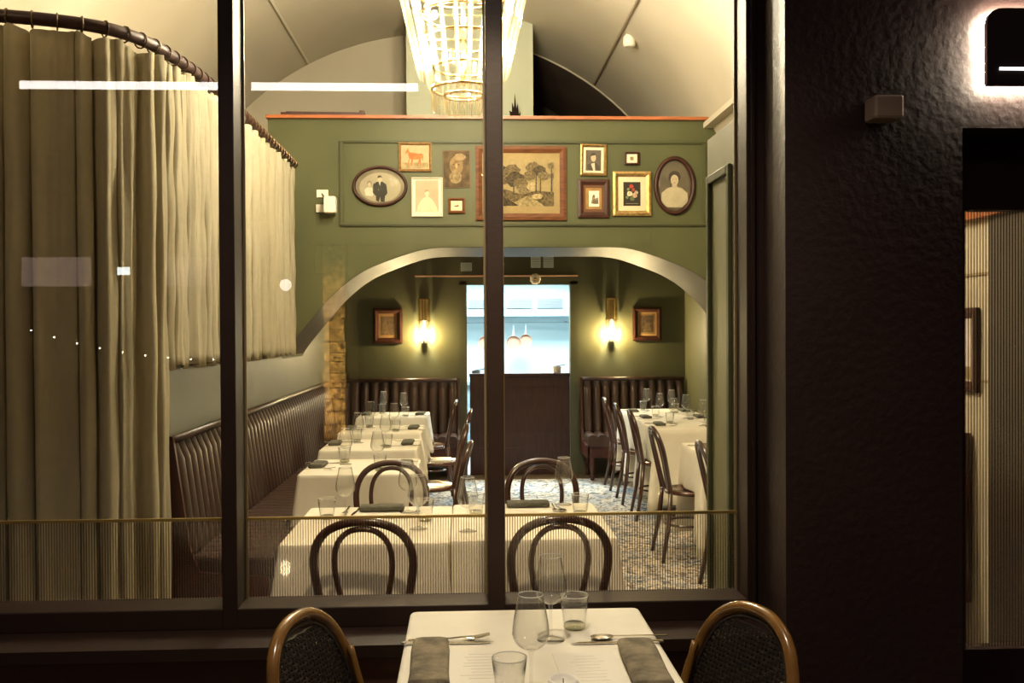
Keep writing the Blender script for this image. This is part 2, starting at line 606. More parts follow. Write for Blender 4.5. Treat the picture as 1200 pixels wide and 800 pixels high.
def frame_rect(w, h, fw, depth=.022):
    mb = MB()
    o = rect(-w / 2, w / 2, -h / 2, h / 2)
    i = rect(-w / 2 + fw, w / 2 - fw, -h / 2 + fw, h / 2 - fw)
    m_ = rect(-w / 2 + fw * .45, w / 2 - fw * .45, -h / 2 + fw * .45, h / 2 - fw * .45)
    V = [(x, 0, z) for x, z in o] + [(x, -depth * .8, z) for x, z in o] + [(x, -depth, z) for x, z in m_] + [(x, -depth * .45, z) for x, z in i] + [(x, 0, z) for x, z in i]
    F = []
    for L in range(4):
        for k in range(4):
            F.append((L * 4 + k, L * 4 + (k + 1) % 4, L * 4 + 4 + (k + 1) % 4, L * 4 + 4 + k))
    return mb.add(V, F)


def frame_oval(rx, rz, fw, depth=.03, n=48):
    V, F = [], []
    for s, y in ((0, 0), (.05, -.02), (.35, -depth), (.75, -depth * .9), (1, -.012), (1, 0)):
        for i in range(n):
            a = 2 * PI * i / n
            V.append(((rx - fw * s) * cos(a), y, (rz - fw * s) * sin(a)))
    for L in range(5):
        for i in range(n):
            F.append((L * n + i, L * n + (i + 1) % n, L * n + n + (i + 1) % n, L * n + n + i))
    return MB().add(V, F)


MC = {}


def C(c, n=None, rough=.85):
    key = (c, n, rough)
    if key not in MC:
        MC[key] = mat('pigment', c, rough, noise=n)
    return MC[key]


def picture(name, label, x, z, w, h, fw, fm, wallpos, layers, mount=None, oval=False, glz=False, tilt=0, group='pictures on the partition wall'):
    """layers: (points, material) pairs painted over each other"""
    t = thing(name, label, 'picture', (x, wallpos, z), 0, group)
    t.rotation_euler = (0, tilt, 0)
    if oval:
        obj('frame', frame_oval(w / 2, h / 2, fw), fm, t, smooth=True)
        obj('backing', flat(ell(0, 0, w / 2 - fw * .9, h / 2 - fw * .9, 40), 1, -.003), mount, t)
    else:
        if fw:
            obj('frame', frame_rect(w, h, fw), fm, t)
        obj('mount' if fw else 'canvas', MB().box(-w / 2 + fw * .9, w / 2 - fw * .9, -.006, -.001, -h / 2 + fw * .9, h / 2 - fw * .9), mount, t)
    art = None
    for i, (pts, m) in enumerate(layers):
        o = obj('print' if art is None else 'painted_shape', flat(pts, i + 1, -.006), m, t if art is None else art)
        art = art or o
    if glz:
        if oval:
            V = MB()
            prof = []
            n = 40
            for s, y in ((1, -.010), (.8, -.022), (.5, -.031), (.2, -.036), (.02, -.037)):
                for i in range(n):
                    a = 2 * PI * i / n
                    prof.append(((w / 2 - fw) * s * cos(a), y, (h / 2 - fw) * s * sin(a)))
            V.add(prof, [(L * n + i, L * n + (i + 1) % n, L * n + n + (i + 1) % n, L * n + n + i) for L in range(4) for i in range(n)])
            obj('domed_glass', V, M_glass, t, smooth=True)
        else:
            obj('glass', MB().box(-w / 2 + fw, w / 2 - fw, -.014, -.012, -h / 2 + fw, h / 2 - fw), M_glass, t)
    return t


PW = 7.697
M_fw_dark = mat('dark_walnut_frame', (.045, .015, .009), .42, noise=(20, .3), spec=.3)
M_fw_red = mat('reddish_oak_frame', (.12, .042, .013), .5, noise=(14, .3), spec=.25, stretch=(1, 1, 4))
M_fw_brown = mat('brown_gilt_frame', (.22, .12, .04), .4, noise=(50, .4))
rn = random.Random(3)
# oval with a couple
sepia, sepl = C((.20, .17, .105), (9, .15)), C((.36, .32, .215), (9, .1))
L = [(ell(0, -.01, .165, .118, 30), sepl),
     (ell(-.085, .02, .018, .024, 14), C((.22, .17, .10))), (ell(-.085, .012, .013, .017, 12), C((.50, .42, .28))),
     ([(-.115, -.075), (-.125, -.03), (-.10, -.01), (-.068, -.01), (-.05, -.04), (-.06, -.08)], C((.62, .56, .42), (20, .1))),
     ([(-.06, -.05), (-.055, .015), (-.025, .035), (.02, .035), (.05, .012), (.058, -.055), (.045, -.075), (-.04, -.075)], C((.045, .042, .03), (18, .2))),
     ([(-.035, -.06), (.04, -.06), (.035, -.125), (.005, -.125), (.0, -.085), (-.012, -.125), (-.032, -.115)], C((.04, .036, .026))),
     ([(-.010, .035), (.004, .035), (-.002, .0)], C((.6, .55, .42))),
     (ell(-.003, .055, .019, .025, 14), C((.50, .42, .28))), ([(-.022, .062), (-.016, .084), (.008, .085), (.018, .062), (.006, .07)], C((.06, .045, .03)))]
picture('oval_portrait', 'wide oval dark frame with sepia photograph of a standing man and woman', -.684, 2.715, .439, .326, .025, M_fw_dark, PW, L, sepia, oval=True, glz=True)
# horse
hx = C((.36, .13, .035), (30, .3))
L = [(rect(-.105, .105, -.09, .09), C((.38, .31, .17), (14, .15))), (rect(-.105, .105, -.09, -.045), C((.30, .23, .11), (20, .3))),
     ([(-.05, -.01), (-.045, .03), (-.02, .035), (.03, .025), (.055, .03), (.066, .01), (.062, -.04), (.055, -.005), (.045, -.018), (.045, -.07), (.036, -.07), (.03, -.018), (-.015, -.02), (-.025, -.07), (-.034, -.07), (-.032, -.02)], hx),
     ([(-.048, 0), (-.06, .035), (-.075, .025), (-.08, .033), (-.062, .062), (-.056, .072), (-.052, .06), (-.025, .035)], hx),
     ([(-.055, .06), (-.042, .05), (-.02, .033), (-.045, .04)], C((.5, .35, .15))), ([(-.05, -.02), (-.042, -.02), (-.055, -.068), (-.062, -.066)], hx), ([(.03, -.02), (.04, -.02), (.022, -.072), (.015, -.07)], hx)]
picture('horse_painting', 'small brown framed painting of a chestnut horse on cream ground', -.404, 2.948, .264, .231, .022, M_fw_brown, PW, L, C((.50, .42, .26)))
# bearded man, unframed
L = [(rect(-.105, .105, -.145, .145), C((.085, .055, .024), (16, .5))), (ell(.0, .03, .055, .075, 20, .06, rn), C((.19, .125, .055), (25, .4))),
     (ell(.03, .095, .045, .028, 16, .1, rn), C((.24, .17, .085), (30, .3))), (ell(-.01, -.065, .05, .05, 18, .12, rn), C((.22, .16, .075), (30, .4))),
     ([(-.01, .03), (.004, .05), (.01, .01), (-.004, .005)], C((.40, .24, .10))), (ell(-.022, .035, .009, .005, 8), C((.08, .05, .02))), (ell(.02, .035, .009, .005, 8), C((.08, .05, .02)))]
picture('bearded_man_canvas', 'unframed dark canvas of an old bearded man', -.074, 2.853, .217, .30, 0, None, PW, L, C((.14, .09, .04)), tilt=math.radians(-1))
# lady in white
L = [(rect(-.095, .09, -.118, .135), C((.42, .33, .21), (7, .12))), ([(-.085, -.118), (-.075, -.07), (-.045, -.02), (-.02, .0), (.02, 0), (.045, -.025), (.075, -.075), (.085, -.118)], C((.62, .52, .34), (20, .1))),
     (rect(-.01, .01, -.005, .02), C((.60, .50, .33))), (ell(-.002, .032, .017, .023, 14), C((.60, .50, .33))), ([(-.022, .035), (-.016, .06), (.008, .062), (.018, .038), (.004, .05)], C((.30, .22, .12)))]
picture('lady_print', 'pale sepia print of a seated lady in thin white frame', -.31, 2.627, .25, .314, .012, mat('cream_frame', (.72, .66, .52), .5), PW, L, C((.70, .62, .46)))
# small insect picture
L = [(rect(-.04, .04, -.036, .036), C((.66, .58, .40))), (ell(0, -.004, .018, .006, 10), C((.16, .11, .05))), (ell(.012, .002, .008, .004, 8), C((.2, .14, .07)))]
picture('tiny_framed_card', 'tiny reddish framed card below the bearded man canvas', -.076, 2.56, .135, .123, .022, M_fw_red, PW, L, C((.66, .58, .42)))
# large engraving: trees by a path
gk = C((.07, .05, .024), (60, .8))
gm = C((.15, .11, .05), (70, .7))
gl = C((.36, .28, .135), (50, .4))
L = [(rect(-.285, .265, -.185, .195), C((.40, .31, .15), (30, .12))), ([(-.285, -.185), (.265, -.185), (.265, -.07), (.12, -.06), (.0, -.09), (-.12, -.05), (-.285, -.06)], gm),
     ([(-.12, -.185), (.05, -.10), (.10, -.12), (.19, -.185)], gl), ([(-.285, -.12), (-.18, -.10), (-.1, -.13), (-.02, -.18), (-.285, -.185)], gk)]
for cx, cz, r_, m_ in ((-.21, .11, .075, gk), (-.14, .06, .07, gm), (-.25, .02, .06, gm), (-.07, .10, .06, gm), (-.05, .03, .07, gk), (0, .0, .05, gm), (.10, .12, .055, gm), (.15, .10, .05, gk), (.07, .06, .045, gm), (.18, .06, .04, gm), (.245, .14, .03, gm), (.25, .06, .025, gm), (.02, -.05, .05, gm), (.09, -.03, .04, gl)):
    L.append(([(max(-.283, min(.263, x)), min(.193, z)) for x, z in ell(cx, cz, r_ * 1.1, r_ * .85, 22, .16, rn)], m_))
for cx, z0, z1 in ((-.17, -.1, .05), (-.06, -.1, .03), (.12, -.08, .08), (.155, -.08, .06), (.245, -.07, .14)):
    L.append(([(cx - .007, z0), (cx + .007, z0), (cx + .003, z1), (cx - .003, z1)], gk))
L.append((ell(.13, -.11, .045, .022, 16, .2, rn), gl))
picture('large_engraving', 'large engraving of trees in wide reddish oak frame', .444, 2.74, .732, .595, .055, M_fw_red, PW, L, C((.42, .31, .145), (10, .1)), glz=True)
# man portrait photo, gilt
L = [(rect(-.062, .062, -.085, .08), C((.10, .085, .06), (12, .3))), ([(-.045, -.085), (-.05, -.04), (-.015, -.018), (.02, -.02), (.05, -.05), (.055, -.085)], C((.06, .05, .035))),
     ([(-.02, -.03), (.0, -.085), (.015, -.085), (.01, -.022)], C((.55, .48, .34))), (ell(0, .018, .021, .032, 14), C((.46, .37, .23))), ([(-.024, .03), (-.015, .055), (.014, .056), (.024, .025), (.014, .04)], C((.05, .04, .03)))]
picture('man_portrait', 'small gilt frame with photograph of a man in suit', 1.03, 2.928, .213, .254, .024, M_gold, PW, L, C((.70, .62, .45)), tilt=math.radians(1))
L = [(rect(-.014, .014, -.014, .014), C((.22, .19, .08), (80, .5)))]
picture('tiny_white_mount', 'tiny frame with wide white mount above the gilt flower painting', 1.343, 2.942, .118, .103, .016, M_fw_dark, PW, L, C((.72, .64, .46)))
L = [(rect(-.065, .065, -.085, .085), C((.30, .17, .05), (20, .2))), (rect(-.038, .045, -.065, .062), C((.74, .68, .54))), ([(-.02, -.04), (.04, -.045), (.036, .01), (.012, .0), (.01, .03), (-.006, .03), (-.012, .0)], C((.20, .15, .08), (60, .6))), (ell(.012, -.03, .02, .014, 12, .2, rn), C((.12, .09, .05)))]
picture('small_etching', 'thick dark frame with small white etching and brown mount', 1.03, 2.618, .255, .309, .045, M_fw_dark, PW, L, C((.12, .05, .02)))
L = [(rect(-.09, .09, -.115, .115), C((.68, .58, .36))), (rect(-.07, .07, -.098, .095), C((.022, .018, .010)))]
for cx, cz, r_, c in ((-.02, 0, .022, (.55, .50, .32)), (.02, -.015, .02, (.50, .32, .2)), (-.005, .06, .017, (.35, .04, .02)), (.012, .03, .014, (.28, .05, .02)), (.035, .01, .015, (.36, .26, .18)), (-.04, -.03, .013, (.12, .16, .05)), (.0, -.04, .018, (.10, .13, .05)), (-.03, .035, .012, (.14, .15, .06))):
    L.append((ell(cx, cz, r_, r_, 14, .15, rn), C(c, (60, .4))))
L.append((rect(-.05, .05, -.082, -.078), C((.25, .2, .1))))
picture('flower_painting', 'dark flower still life in broad gilt frame', 1.342, 2.657, .311, .358, .042, M_gold, PW, L, C((.68, .58, .36)))
L = [(ell(0, 0, .125, .19, 36), C((.11, .09, .055), (8, .25))), ([(-.11, -.13), (-.105, -.06), (-.06, -.02), (0, -.005), (.06, -.02), (.105, -.06), (.11, -.13), (.06, -.175), (-.06, -.175)], C((.46, .40, .26), (10, .15))),
     (rect(-.02, .02, -.02, .02), C((.44, .36, .23))), (ell(0, .07, .05, .05, 18, .05, rn), C((.03, .021, .012), (30, .3))), (ell(0, .045, .032, .043, 18), C((.48, .39, .25))), (ell(-.012, .052, .005, .003, 8), C((.08, .06, .04))), (ell(.012, .052, .005, .003, 8), C((.08, .06, .04))), (ell(0, .022, .009, .003, 8), C((.22, .11, .07)))]
picture('oval_lady_portrait', 'upright oval dark frame with photograph of a lady in white', 1.69, 2.723, .341, .476, .034, M_fw_dark, PW, L, C((.075, .06, .036), (8, .2)), oval=True, glz=True)

# ------------------------------------------------------------------ back wall, kitchen pass
bw = MB()
bw.box(-1.6, .002, 10.3, 10.4, 0, 2.65).box(1.116, 2.5, 10.3, 10.4, 0, 2.65).box(.002, 1.116, 10.3, 10.4, 2.052, 2.65)
struct('wall_back', bw, M_greenb)
dk = mat('kitchen_white_tile', (.52, .63, .66), .35, noise=(1.5, .06))
M_st = mat('brushed_steel', (.27, .33, .35), .4, .1, noise=(3, .12), stretch=(1, 1, 12))
struct('wall_kitchen', MB().box(-1.2, 2.3, 12.6, 12.7, 0, 2.7).box(-1.3, -1.2, 10.4, 12.7, 0, 2.7).box(2.3, 2.4, 10.4, 12.7, 0, 2.7), dk)
struct('floor_kitchen', MB().box(-1.3, 2.4, 10.4, 12.7, -.08, 0), mat('kitchen_floor', (.35, .35, .34), .5))
struct('ceiling_kitchen', MB().box(-1.3, 2.4, 10.4, 12.7, 2.6, 2.7), dk)
t = thing('extractor_hood', 'white steel extractor hood with perforated grilles behind the pass', 'hood', (.55, 12.1, 0))
obj('canopy', MB().extrude([(-1.3, .02, 1.78), (-1.3, .02, 2.04), (-1.3, .5, 2.3), (-1.3, .5, 1.78)], (2.6, 0, 0)), M_st, t)
obj('lip', MB().box(-1.3, 1.3, -.02, .02, 1.74, 1.78), M_st, t)
M_hole = mat('grille_hole', (.03, .03, .03), .6)
for gx in (-.53, -.05, .34):
    g = obj('grille', MB().box(gx, gx + .33, 0, .02, 1.845, 1.965), mat('grille_steel', (.20, .21, .21), .5), t)
    hb = MB()
    for r_ in range(7):
        for q in range(20):
            x = gx + .012 + q * .0155 + (.007 if r_ % 2 else 0)
            z = 1.857 + r_ * .0155
            hb.box(x, x + .009, -.004, 0, z, z + .007)
    obj('perforation', hb, M_hole, g, kind='stuff')
t = thing('utensil_rail', 'thin steel rail carrying hanging pans behind the pass', 'rail', (.5, 12.3, 1.66))
obj('bar', MB().tube([(-.9, 0, 0), (.9, 0, 0)], .008, 6), M_st, t)
for bx in (-.8, .8):
    obj('bracket', MB().tube([(bx, 0, 0), (bx, .3, .02)], .008, 6), M_st, t)
M_copper = mat('copper', (.80, .48, .34), .3, .7)


def pan(label):
    p = thing('copper_pan', label, 'pan', group='pans hanging on the kitchen rail')
    # hangs facing the dining room, handle up
    obj('bowl', MB().lathe([(.07, 0), (.09, .015), (.095, .05), (.092, .05), (.086, .017), (.0, .012)], 24, cap1=False).xf(Matrix.Rotation(PI / 2, 4, 'X')), M_copper, p, smooth=False)
    obj('handle', MB().extrude([(-.012, -.02, .088), (.012, -.02, .088), (.008, -.018, .24), (-.008, -.018, .24)], (0, -.008, 0)), M_st, p)
    obj('hook', MB().tube(smooth_path([(0, -.022, .23), (0, -.01, .262), (0, .004, .255)], 4), .004, 6), M_st, p)
    return p


p0 = pan('copper pan hanging leftmost in the kitchen, partly behind the mullion')
p0.location = (.24, 12.28, 1.40)
dup(p0, (.60, 12.28, 1.40), 0, 'large copper pan hanging in the middle of the kitchen opening')
q = dup(p0, (.755, 12.28, 1.43), 0, 'smaller copper pan hanging rightmost in the kitchen opening')
q.scale = (.82, 1, .9)
t = thing('kitchen_bench', 'pale steel worktop with shelf inside the kitchen', 'bench', (.55, 12.25, 0))
obj('worktop', MB().box(-1.4, 1.4, -.3, .33, .88, .92), M_st, t)
obj('cabinet', MB().box(-1.35, 1.35, -.26, .33, .05, .88), M_st, t)
for lb, x, y, rr, h, mm in (('white tub standing at the right of the pass counter', .98, 10.38, .05, .07, M_white), ('steel tray of tools lying at the left of the pass counter', .10, 10.38, .05, .03, M_st)):
    t = thing('food_tub' if h > .05 else 'tool_tray', lb, 'container', (x, y, 1.0955))
    obj('body', MB().lathe([(rr * .85, 0), (rr, h), (rr * .93, h), (rr * .8, .006)], 20), mm, t)
    obj('utensil', MB().tube([(-.03, 0, h), (.1, .02, h + .02)], .006, 6), M_panelwood, t)
# wood fronted service counter in the doorway
t = thing('service_counter', 'dark red-brown panelled wooden counter below the bright kitchen opening', 'counter', (.57, 10.3, 0))
obj('worktop', MB().box(-.545, .545, .0, .15, 1.06, 1.095), M_panelwood, t, bevel=.004)
obj('frieze', MB().box(-.54, .54, .005, .06, .955, 1.058), M_panelwood, t, bevel=.004)
obj('panel', MB().box(-.54, .54, .007, .06, .295, .955), M_panelwood, t)
obj('plinth', MB().box(-.54, .54, .004, .06, .0, .295), M_panelwood, t, bevel=.004)
# frame around the pass
trm = holder('trim_5')
obj('jamb', MB().box(1.116, 1.20, 10.275, 10.3, 0, 2.09), M_greenb, trm)
obj('jamb', MB().box(-.075, .0, 10.275, 10.3, 0, 2.09), M_greenb, trm)
obj('lintel', MB().box(-.075, 1.20, 10.275, 10.3, 2.055, 2.13), M_greenb, trm)
t = thing('copper_lamp_rail', 'thin copper rail on the wall above the kitchen opening', 'rail', (.45, 10.26, 2.145))
obj('rail', MB().tube([(-1.0, 0, 0), (.75, 0, 0)], .010, 6), M_copper, t)
for x in (-.9, -.5, 0, .4, .7):
    obj('bracket', MB().tube([(x, 0, 0), (x, .04, 0)], .007, 6), M_copper, t)
t = thing('paper_rosette', 'small white flower-like rosette above the kitchen opening', 'ornament', (.74, 10.25, 2.11))
for k in range(9):
    a = 2 * PI * k / 9
    obj('petal', MB().ball((cos(a) * .035, 0, sin(a) * .035), .026, .012, .026, 8, 5), M_white, t, smooth=True)
obj('centre', MB().ball((0, -.012, 0), .018, .01, .018, 8, 5), M_brass, t, smooth=True)
for i, (x0, x1, z0, z1, lb) in enumerate(((.695, .80, 2.235, 2.355, 'left of two pale squares standing in for window reflections under the arch crown'), (.83, .94, 2.235, 2.355, 'right of two pale squares standing in for window reflections under the arch crown'), (-.06, .06, 2.20, 2.29, 'pale wall vent left of the two squares, standing in for a reflection'))):
    t = thing('reflection_square', lb, 'glint', ((x0 + x1) / 2, 10.3, (z0 + z1) / 2), 0, 'reflection plates above the kitchen opening')  # plates on the wall stand in for window reflections in the glass
    w, h = (x1 - x0) / 2, (z1 - z0) / 2
    obj('plate', MB().box(-w, w, -.015, 0, -h, h), mat('pale_blue_plate', (.62, .70, .72), .3), t)
    for k in range(4):
        obj('cross_bar', MB().box(-w * .85, w * .85, -.019, -.015, -h * .8 + k * h * .42, -h * .8 + k * h * .42 + .006), M_st, t)

# pictures on the back wall
L = [(rect(-.088, .088, -.115, .115), C((.35, .20, .08), (20, .2))), (rect(-.075, .075, -.10, .10), C((.10, .06, .03), (40, .5))), ([(-.07, -.1), (-.06, .02), (-.02, .07), (.0, -.02), (.03, -.1)], C((.16, .10, .05), (50, .4)))]
picture('dark_wall_print', 'dark framed print left of the left wall sconce', -.844, 1.617, .316, .377, .06, M_fw_dark, 10.296, L, C((.35, .2, .08)), group='prints on the back wall')
L = [(rect(-.088, .088, -.11, .11), C((.24, .14, .06), (20, .2))), (rect(-.07, .07, -.092, .092), C((.07, .045, .025), (40, .5))), ([(-.05, -.09), (.05, -.09), (.03, .0), (-.02, .03)], C((.11, .07, .03), (50, .4)))]
picture('dark_wall_print', 'dark framed print right of the right wall sconce', 1.955, 1.622, .316, .365, .055, M_fw_dark, 10.296, L, C((.42, .26, .10)), group='prints on the back wall')


def sconce(label, x):
    t = thing('wall_sconce', label, 'lamp', (x, 10.3, 1.66), 0, 'brass and glass sconces on the back wall')
    obj('back_plate', MB().box(-.045, .045, -.02, 0, -.15, .24), mat('pale_brass_plate', (.50, .40, .22), .5, .3), t, bevel=.004)
    for i in range(6):
        a = PI * (i + .5) / 6
        obj('amber_rod', MB().tube([(cos(a) * .06, -.03 - sin(a) * .05, .0), (cos(a) * .06, -.03 - sin(a) * .05, .235)], .009, 8), M_amber, t)
        obj('clear_rod', MB().tube([(cos(a) * .065, -.035 - sin(a) * .06, -.23), (cos(a) * .065, -.035 - sin(a) * .06, .02)], .010, 8), M_prism, t)
    arc = [(cos(PI * k / 12) * .062, -.03 - sin(PI * k / 12) * .055) for k in range(13)]
    obj('band', MB().tube([(px, py, .01) for px, py in arc], .006, 6), M_brass, t)
    obj('band', MB().tube([(px, py, .238) for px, py in arc], .006, 6), M_brass, t)
    obj('glass_tube', MB().lathe([(.022, -.2), (.025, -.05), (.02, .0)], 14, (0, -.05, 0)), M_stube, t, label='glowing inner glass tube')
    obj('bulb', MB().ball((0, -.075, -.15), .022, n=10), M_sbulb, t, smooth=True)
    return t


s0 = sconce('glowing brass and glass wall sconce left of the kitchen opening', -.456)
dup(s0, (1.563, 10.3, 1.66), 0, 'glowing brass and glass wall sconce right of the kitchen opening')

# ------------------------------------------------------------------ banquettes
def flute(w, h, d=.05, rake=.075):
    """one upright padded channel, facing +y locally (back at y=0), leaning back towards the top"""
    n, m = 8, 6
    V, F = [], []
    for j in range(m + 1):
        z = h * j / m
        top = 1 if j < m else .35
        for i in range(n + 1):
            u = -1 + 2 * i / n
            y = (rake * (1 - j / m)) + d * math.sqrt(max(0, 1 - u * u)) * top
            V.append((u * w / 2, y + .02, z if j < m else z + .012 * (1 - u * u)))
    for j in range(m):
        for i in range(n):
            a = j * (n + 1) + i
            F.append((a + 1, a, a + n + 1, a + n + 2))
    b = len(V)
    V += [(-w / 2, -.005, 0), (w / 2, -.005, 0), (-w / 2, -.005, h), (w / 2, -.005, h)]
    F += [(b, b + 1, b + 3, b + 2), tuple(range(m * (n + 1), m * (n + 1) + n + 1)) + (b + 3, b + 2)]
    return MB().add(V, F)


CH_W = .098
ch_mesh = flute(CH_W, .55).mesh('channel', M_leather, True)
for p in ch_mesh.polygons:
    p.use_smooth = len(p.vertices) == 4


def pad_mb(w, d, h, r=.02):
    """seat roll: across the seat depth, rounded section"""
    pts = []
    for i in range(9):
        a = PI * i / 8
        pts.append((-w / 2 + w / 2 * (1 - cos(a)), 0, h - .03 + .03 * sin(a)))
    pts += [(w / 2, 0, 0), (-w / 2, 0, 0)]
    mb = MB()
    return mb.extrude([(x, 0, z) for x, _, z in pts], (0, d, 0))


st_mesh = pad_mb(CH_W, .46, .12).mesh('seat_roll', M_seatleather)


def banquette(name, label, origin, rz, length, endL, endR, blue=False):
    """origin: left rear corner seen from the front; local +x along, +y to the front"""
    t = thing(name, label, 'banquette', origin, rz, 'fluted leather banquettes')
    n = int(length / CH_W)
    for k in range(1, int(length / 1.2)):
        for yy in (.07, .43):
            obj('leg', MB().lathe([(.018, 0), (.024, .04), (.018, .07), (.034, .15), (.028, .20), (.034, .25)], 12, (1.2 * k, yy, 0)), M_endwood, t)
    w = length / n
    obj('base', MB().box(0.02, length - .02, .05, .48, .24, .36), M_endwood, t)
    obj('back_board', MB().box(0, length, .0, .03, .3, 1.035), M_endwood, t)
    obj('top_roll', MB().tube([(0, .045, 1.035), (length, .045, 1.035)], .022, 8), M_leather, t, smooth=True)
    for i in range(n):
        o = obj('back_channel', ch_mesh, None, t, loc=((i + .5) * w, .0, .48))
        o.scale = (w / CH_W, 1, 1)
        o = obj('seat_channel', st_mesh, None, t, loc=((i + .5) * w, .06, .36))
        o.scale = (w / CH_W, 1, 1)
    for e, x in ((endL, 0), (endR, length)):
        if e:
            s = -1 if x == 0 else 1
            pr = [(x, .0, .25), (x, .0, 1.055), (x, .05, 1.055), (x, .125, .52), (x, .17, .40), (x, .50, .37), (x, .50, .25)]
            obj('end_panel', MB().extrude([tuple(p) for p in pr], (s * .025, 0, 0)), M_endwood, t)
            obj('leg', MB().lathe([(.018, 0), (.024, .04), (.018, .07), (.034, .15), (.028, .20), (.034, .25)], 12, (x - s * .05, .44, 0)), M_endwood, t)
            obj('leg', MB().lathe([(.018, 0), (.024, .04), (.018, .07), (.034, .15), (.028, .20), (.034, .25)], 12, (x - s * .05, .06, 0)), M_endwood, t)
    return t


# rz: local +y = front direction. front +x -> rz=-90deg ; local +x -> -y
banquette('fluted_banquette', 'long dark brown fluted leather banquette along the left wall', (-1.46, 9.74, 0), -PI / 2, 5.07, False, True)
banquette('fluted_banquette', 'fluted leather banquette on the back wall left of the kitchen opening', (-.10, 10.27, 0), PI, 1.34, True, False)
banquette('fluted_banquette', 'fluted leather banquette on the back wall right of the kitchen opening', (2.34, 10.27, 0), PI, 1.10, False, True)
banquette('fluted_banquette', 'dark leather banquette along the right wall seen through the door', (2.39, 4.45, 0), PI / 2, .5, True, False)


# ------------------------------------------------------------------ tables, cloths
def table(label, cx, cy, w, d, group):
    t = thing('pedestal_table', label, 'table', (cx, cy, 0), 0, group)
    obj('tabletop', MB().box(-w / 2 + .012, w / 2 - .012, -d / 2 + .012, d / 2 - .012, .722, .747), M_wood, t)
    obj('column', MB().lathe([(.035, .03), (.03, .1), (.028, .69), (.06, .722)], 14), M_black, t)
    obj('base', MB().lathe([(.18, 0), (.18, .012), (.05, .03)], 24), M_black, t)
    return t


def cloth(label, cx, cy, w, d, drop, flat_sides='', seed=0, group='white tablecloths', z=.755, wave=.022, seats=()):
    rg = random.Random(seed)
    hw, hd, rc = w / 2, d / 2, .022
    per = []
    NS = 26
    corners = [(hw - rc, -hd + rc, -PI / 2), (hw - rc, hd - rc, 0), (-hw + rc, hd - rc, PI / 2), (-hw + rc, -hd + rc, PI)]
    for q, (x, y, a0) in enumerate(corners):
        for k in range(7):
            a = a0 + PI / 2 * k / 6
            per.append((x + rc * cos(a), y + rc * sin(a), cos(a), sin(a), 1 - abs(k - 3) / 4.0))
        nx, ny, na = corners[(q + 1) % 4]
        xa, ya = x + rc * cos(a0 + PI / 2), y + rc * sin(a0 + PI / 2)
        xb, yb = nx + rc * cos(na), ny + rc * sin(na)
        for k in range(1, NS):
            f = k / NS
            dist = min(f, 1 - f) * NS * (d if q in (0, 2) else w) / NS
            per.append((xa + (xb - xa) * f, ya + (yb - ya) * f, cos(na), sin(na), max(0, .25 - dist * 3.2)))
    n = len(per)
    ph = [rg.uniform(0, 6) for _ in range(4)]
    rows = [(-.012, 0, 0), (-.004, -.0015, 0), (0, -.006, 0)] + [(0, -.006 - drop * t_, t_) for t_ in ((.06, .15, .3, .45, .468, .474, .6, .75, .88, 1.0) if seats else (.06, .15, .3, .45, .6, .75, .88, 1.0))]
    V = [(0, 0, 0)]
    for off, dz, t_ in rows:
        for i, (x, y, nx, ny, cr) in enumerate(per):
            s = i / n * 2 * PI
            fl = 1.0
            if ('L' in flat_sides and nx < -.5) or ('R' in flat_sides and nx > .5) or ('F' in flat_sides and ny < -.5) or ('B' in flat_sides and ny > .5):
                fl = 0.0
            if fl == 0:
                cr = 0
            o = off + fl * t_ * (.012 + .05 * cr + wave * (.45 * sin(s * 7 + ph[0] + t_) + .35 * sin(s * 12 + ph[1]) + .3 * sin(s * 4 + ph[2])) + wave * .5)
            vx, vy, vz_ = x + nx * o, y + ny * o, dz - fl * t_ * cr * .05
            for sx, sy in seats:                    # the hem gives way to a pushed-in seat
                dx, dy = cx + vx - sx, cy + vy - sy
                if t_ > .47 and dx * dx + dy * dy < .047:
                    vx = sx + math.sqrt(.047 - dy * dy) - cx
            V.append((vx, vy, vz_))
    F = [(0, 1 + i, 1 + (i + 1) % n) for i in range(n)]
    for r_ in range(len(rows) - 1):
        for i in range(n):
            a, b = 1 + r_ * n + i, 1 + r_ * n + (i + 1) % n
            F.append((a, a + n, b + n, b))
    o = obj('tablecloth', MB().add(V, F), M_cloth, smooth=True)
    m = o.modifiers.new('thickness', 'SOLIDIFY')
    m.thickness = .002
    o.location = (cx, cy, z)
    return tag(o, label, 'tablecloth', group)


AISLE_R = ((1.344, 9.36), (1.342, 8.61), (1.347, 7.88), (1.262, 6.48), (1.369, 5.57))
LT = [(-.700, 9.20, 'back table of left row'), (-.690, 7.87, 'second table from back, left row'), (-.672, 6.80, 'third table from back, left row'), (-.622, 5.70, 'nearest table of left row')]
RT = [(1.88, 9.30, 'back table of right row'), (1.87, 8.625, 'second table from back, right row'), (1.86, 7.95, 'third table from back, right row'), (1.86, 6.36, 'lone right table by the reveal'), (1.90, 5.42, 'nearest right table by the reveal')]
FT = [(-.391, 3.99, 'left window table'), (.255, 4.02, 'right window table')]
for i, (x, y, n) in enumerate(LT):
    table('pedestal table under white cloth, ' + n, x, y, .65, .64, 'tables in the left row')
    cloth('white tablecloth on ' + n, x, y, .66, .65, .27, seed=i)
for i, (x, y, n) in enumerate(RT):
    table('pedestal table under white cloth, ' + n, x, y, .66, .64, 'tables in the right row')
    cloth('white tablecloth on ' + n, x, y, .70, .668, .60, flat_sides=('F' if i in (0, 1) else '') + ('B' if i in (1, 2) else ''), seed=20 + i, wave=.03, seats=[(tx + .285, ty) for tx, ty in AISLE_R])
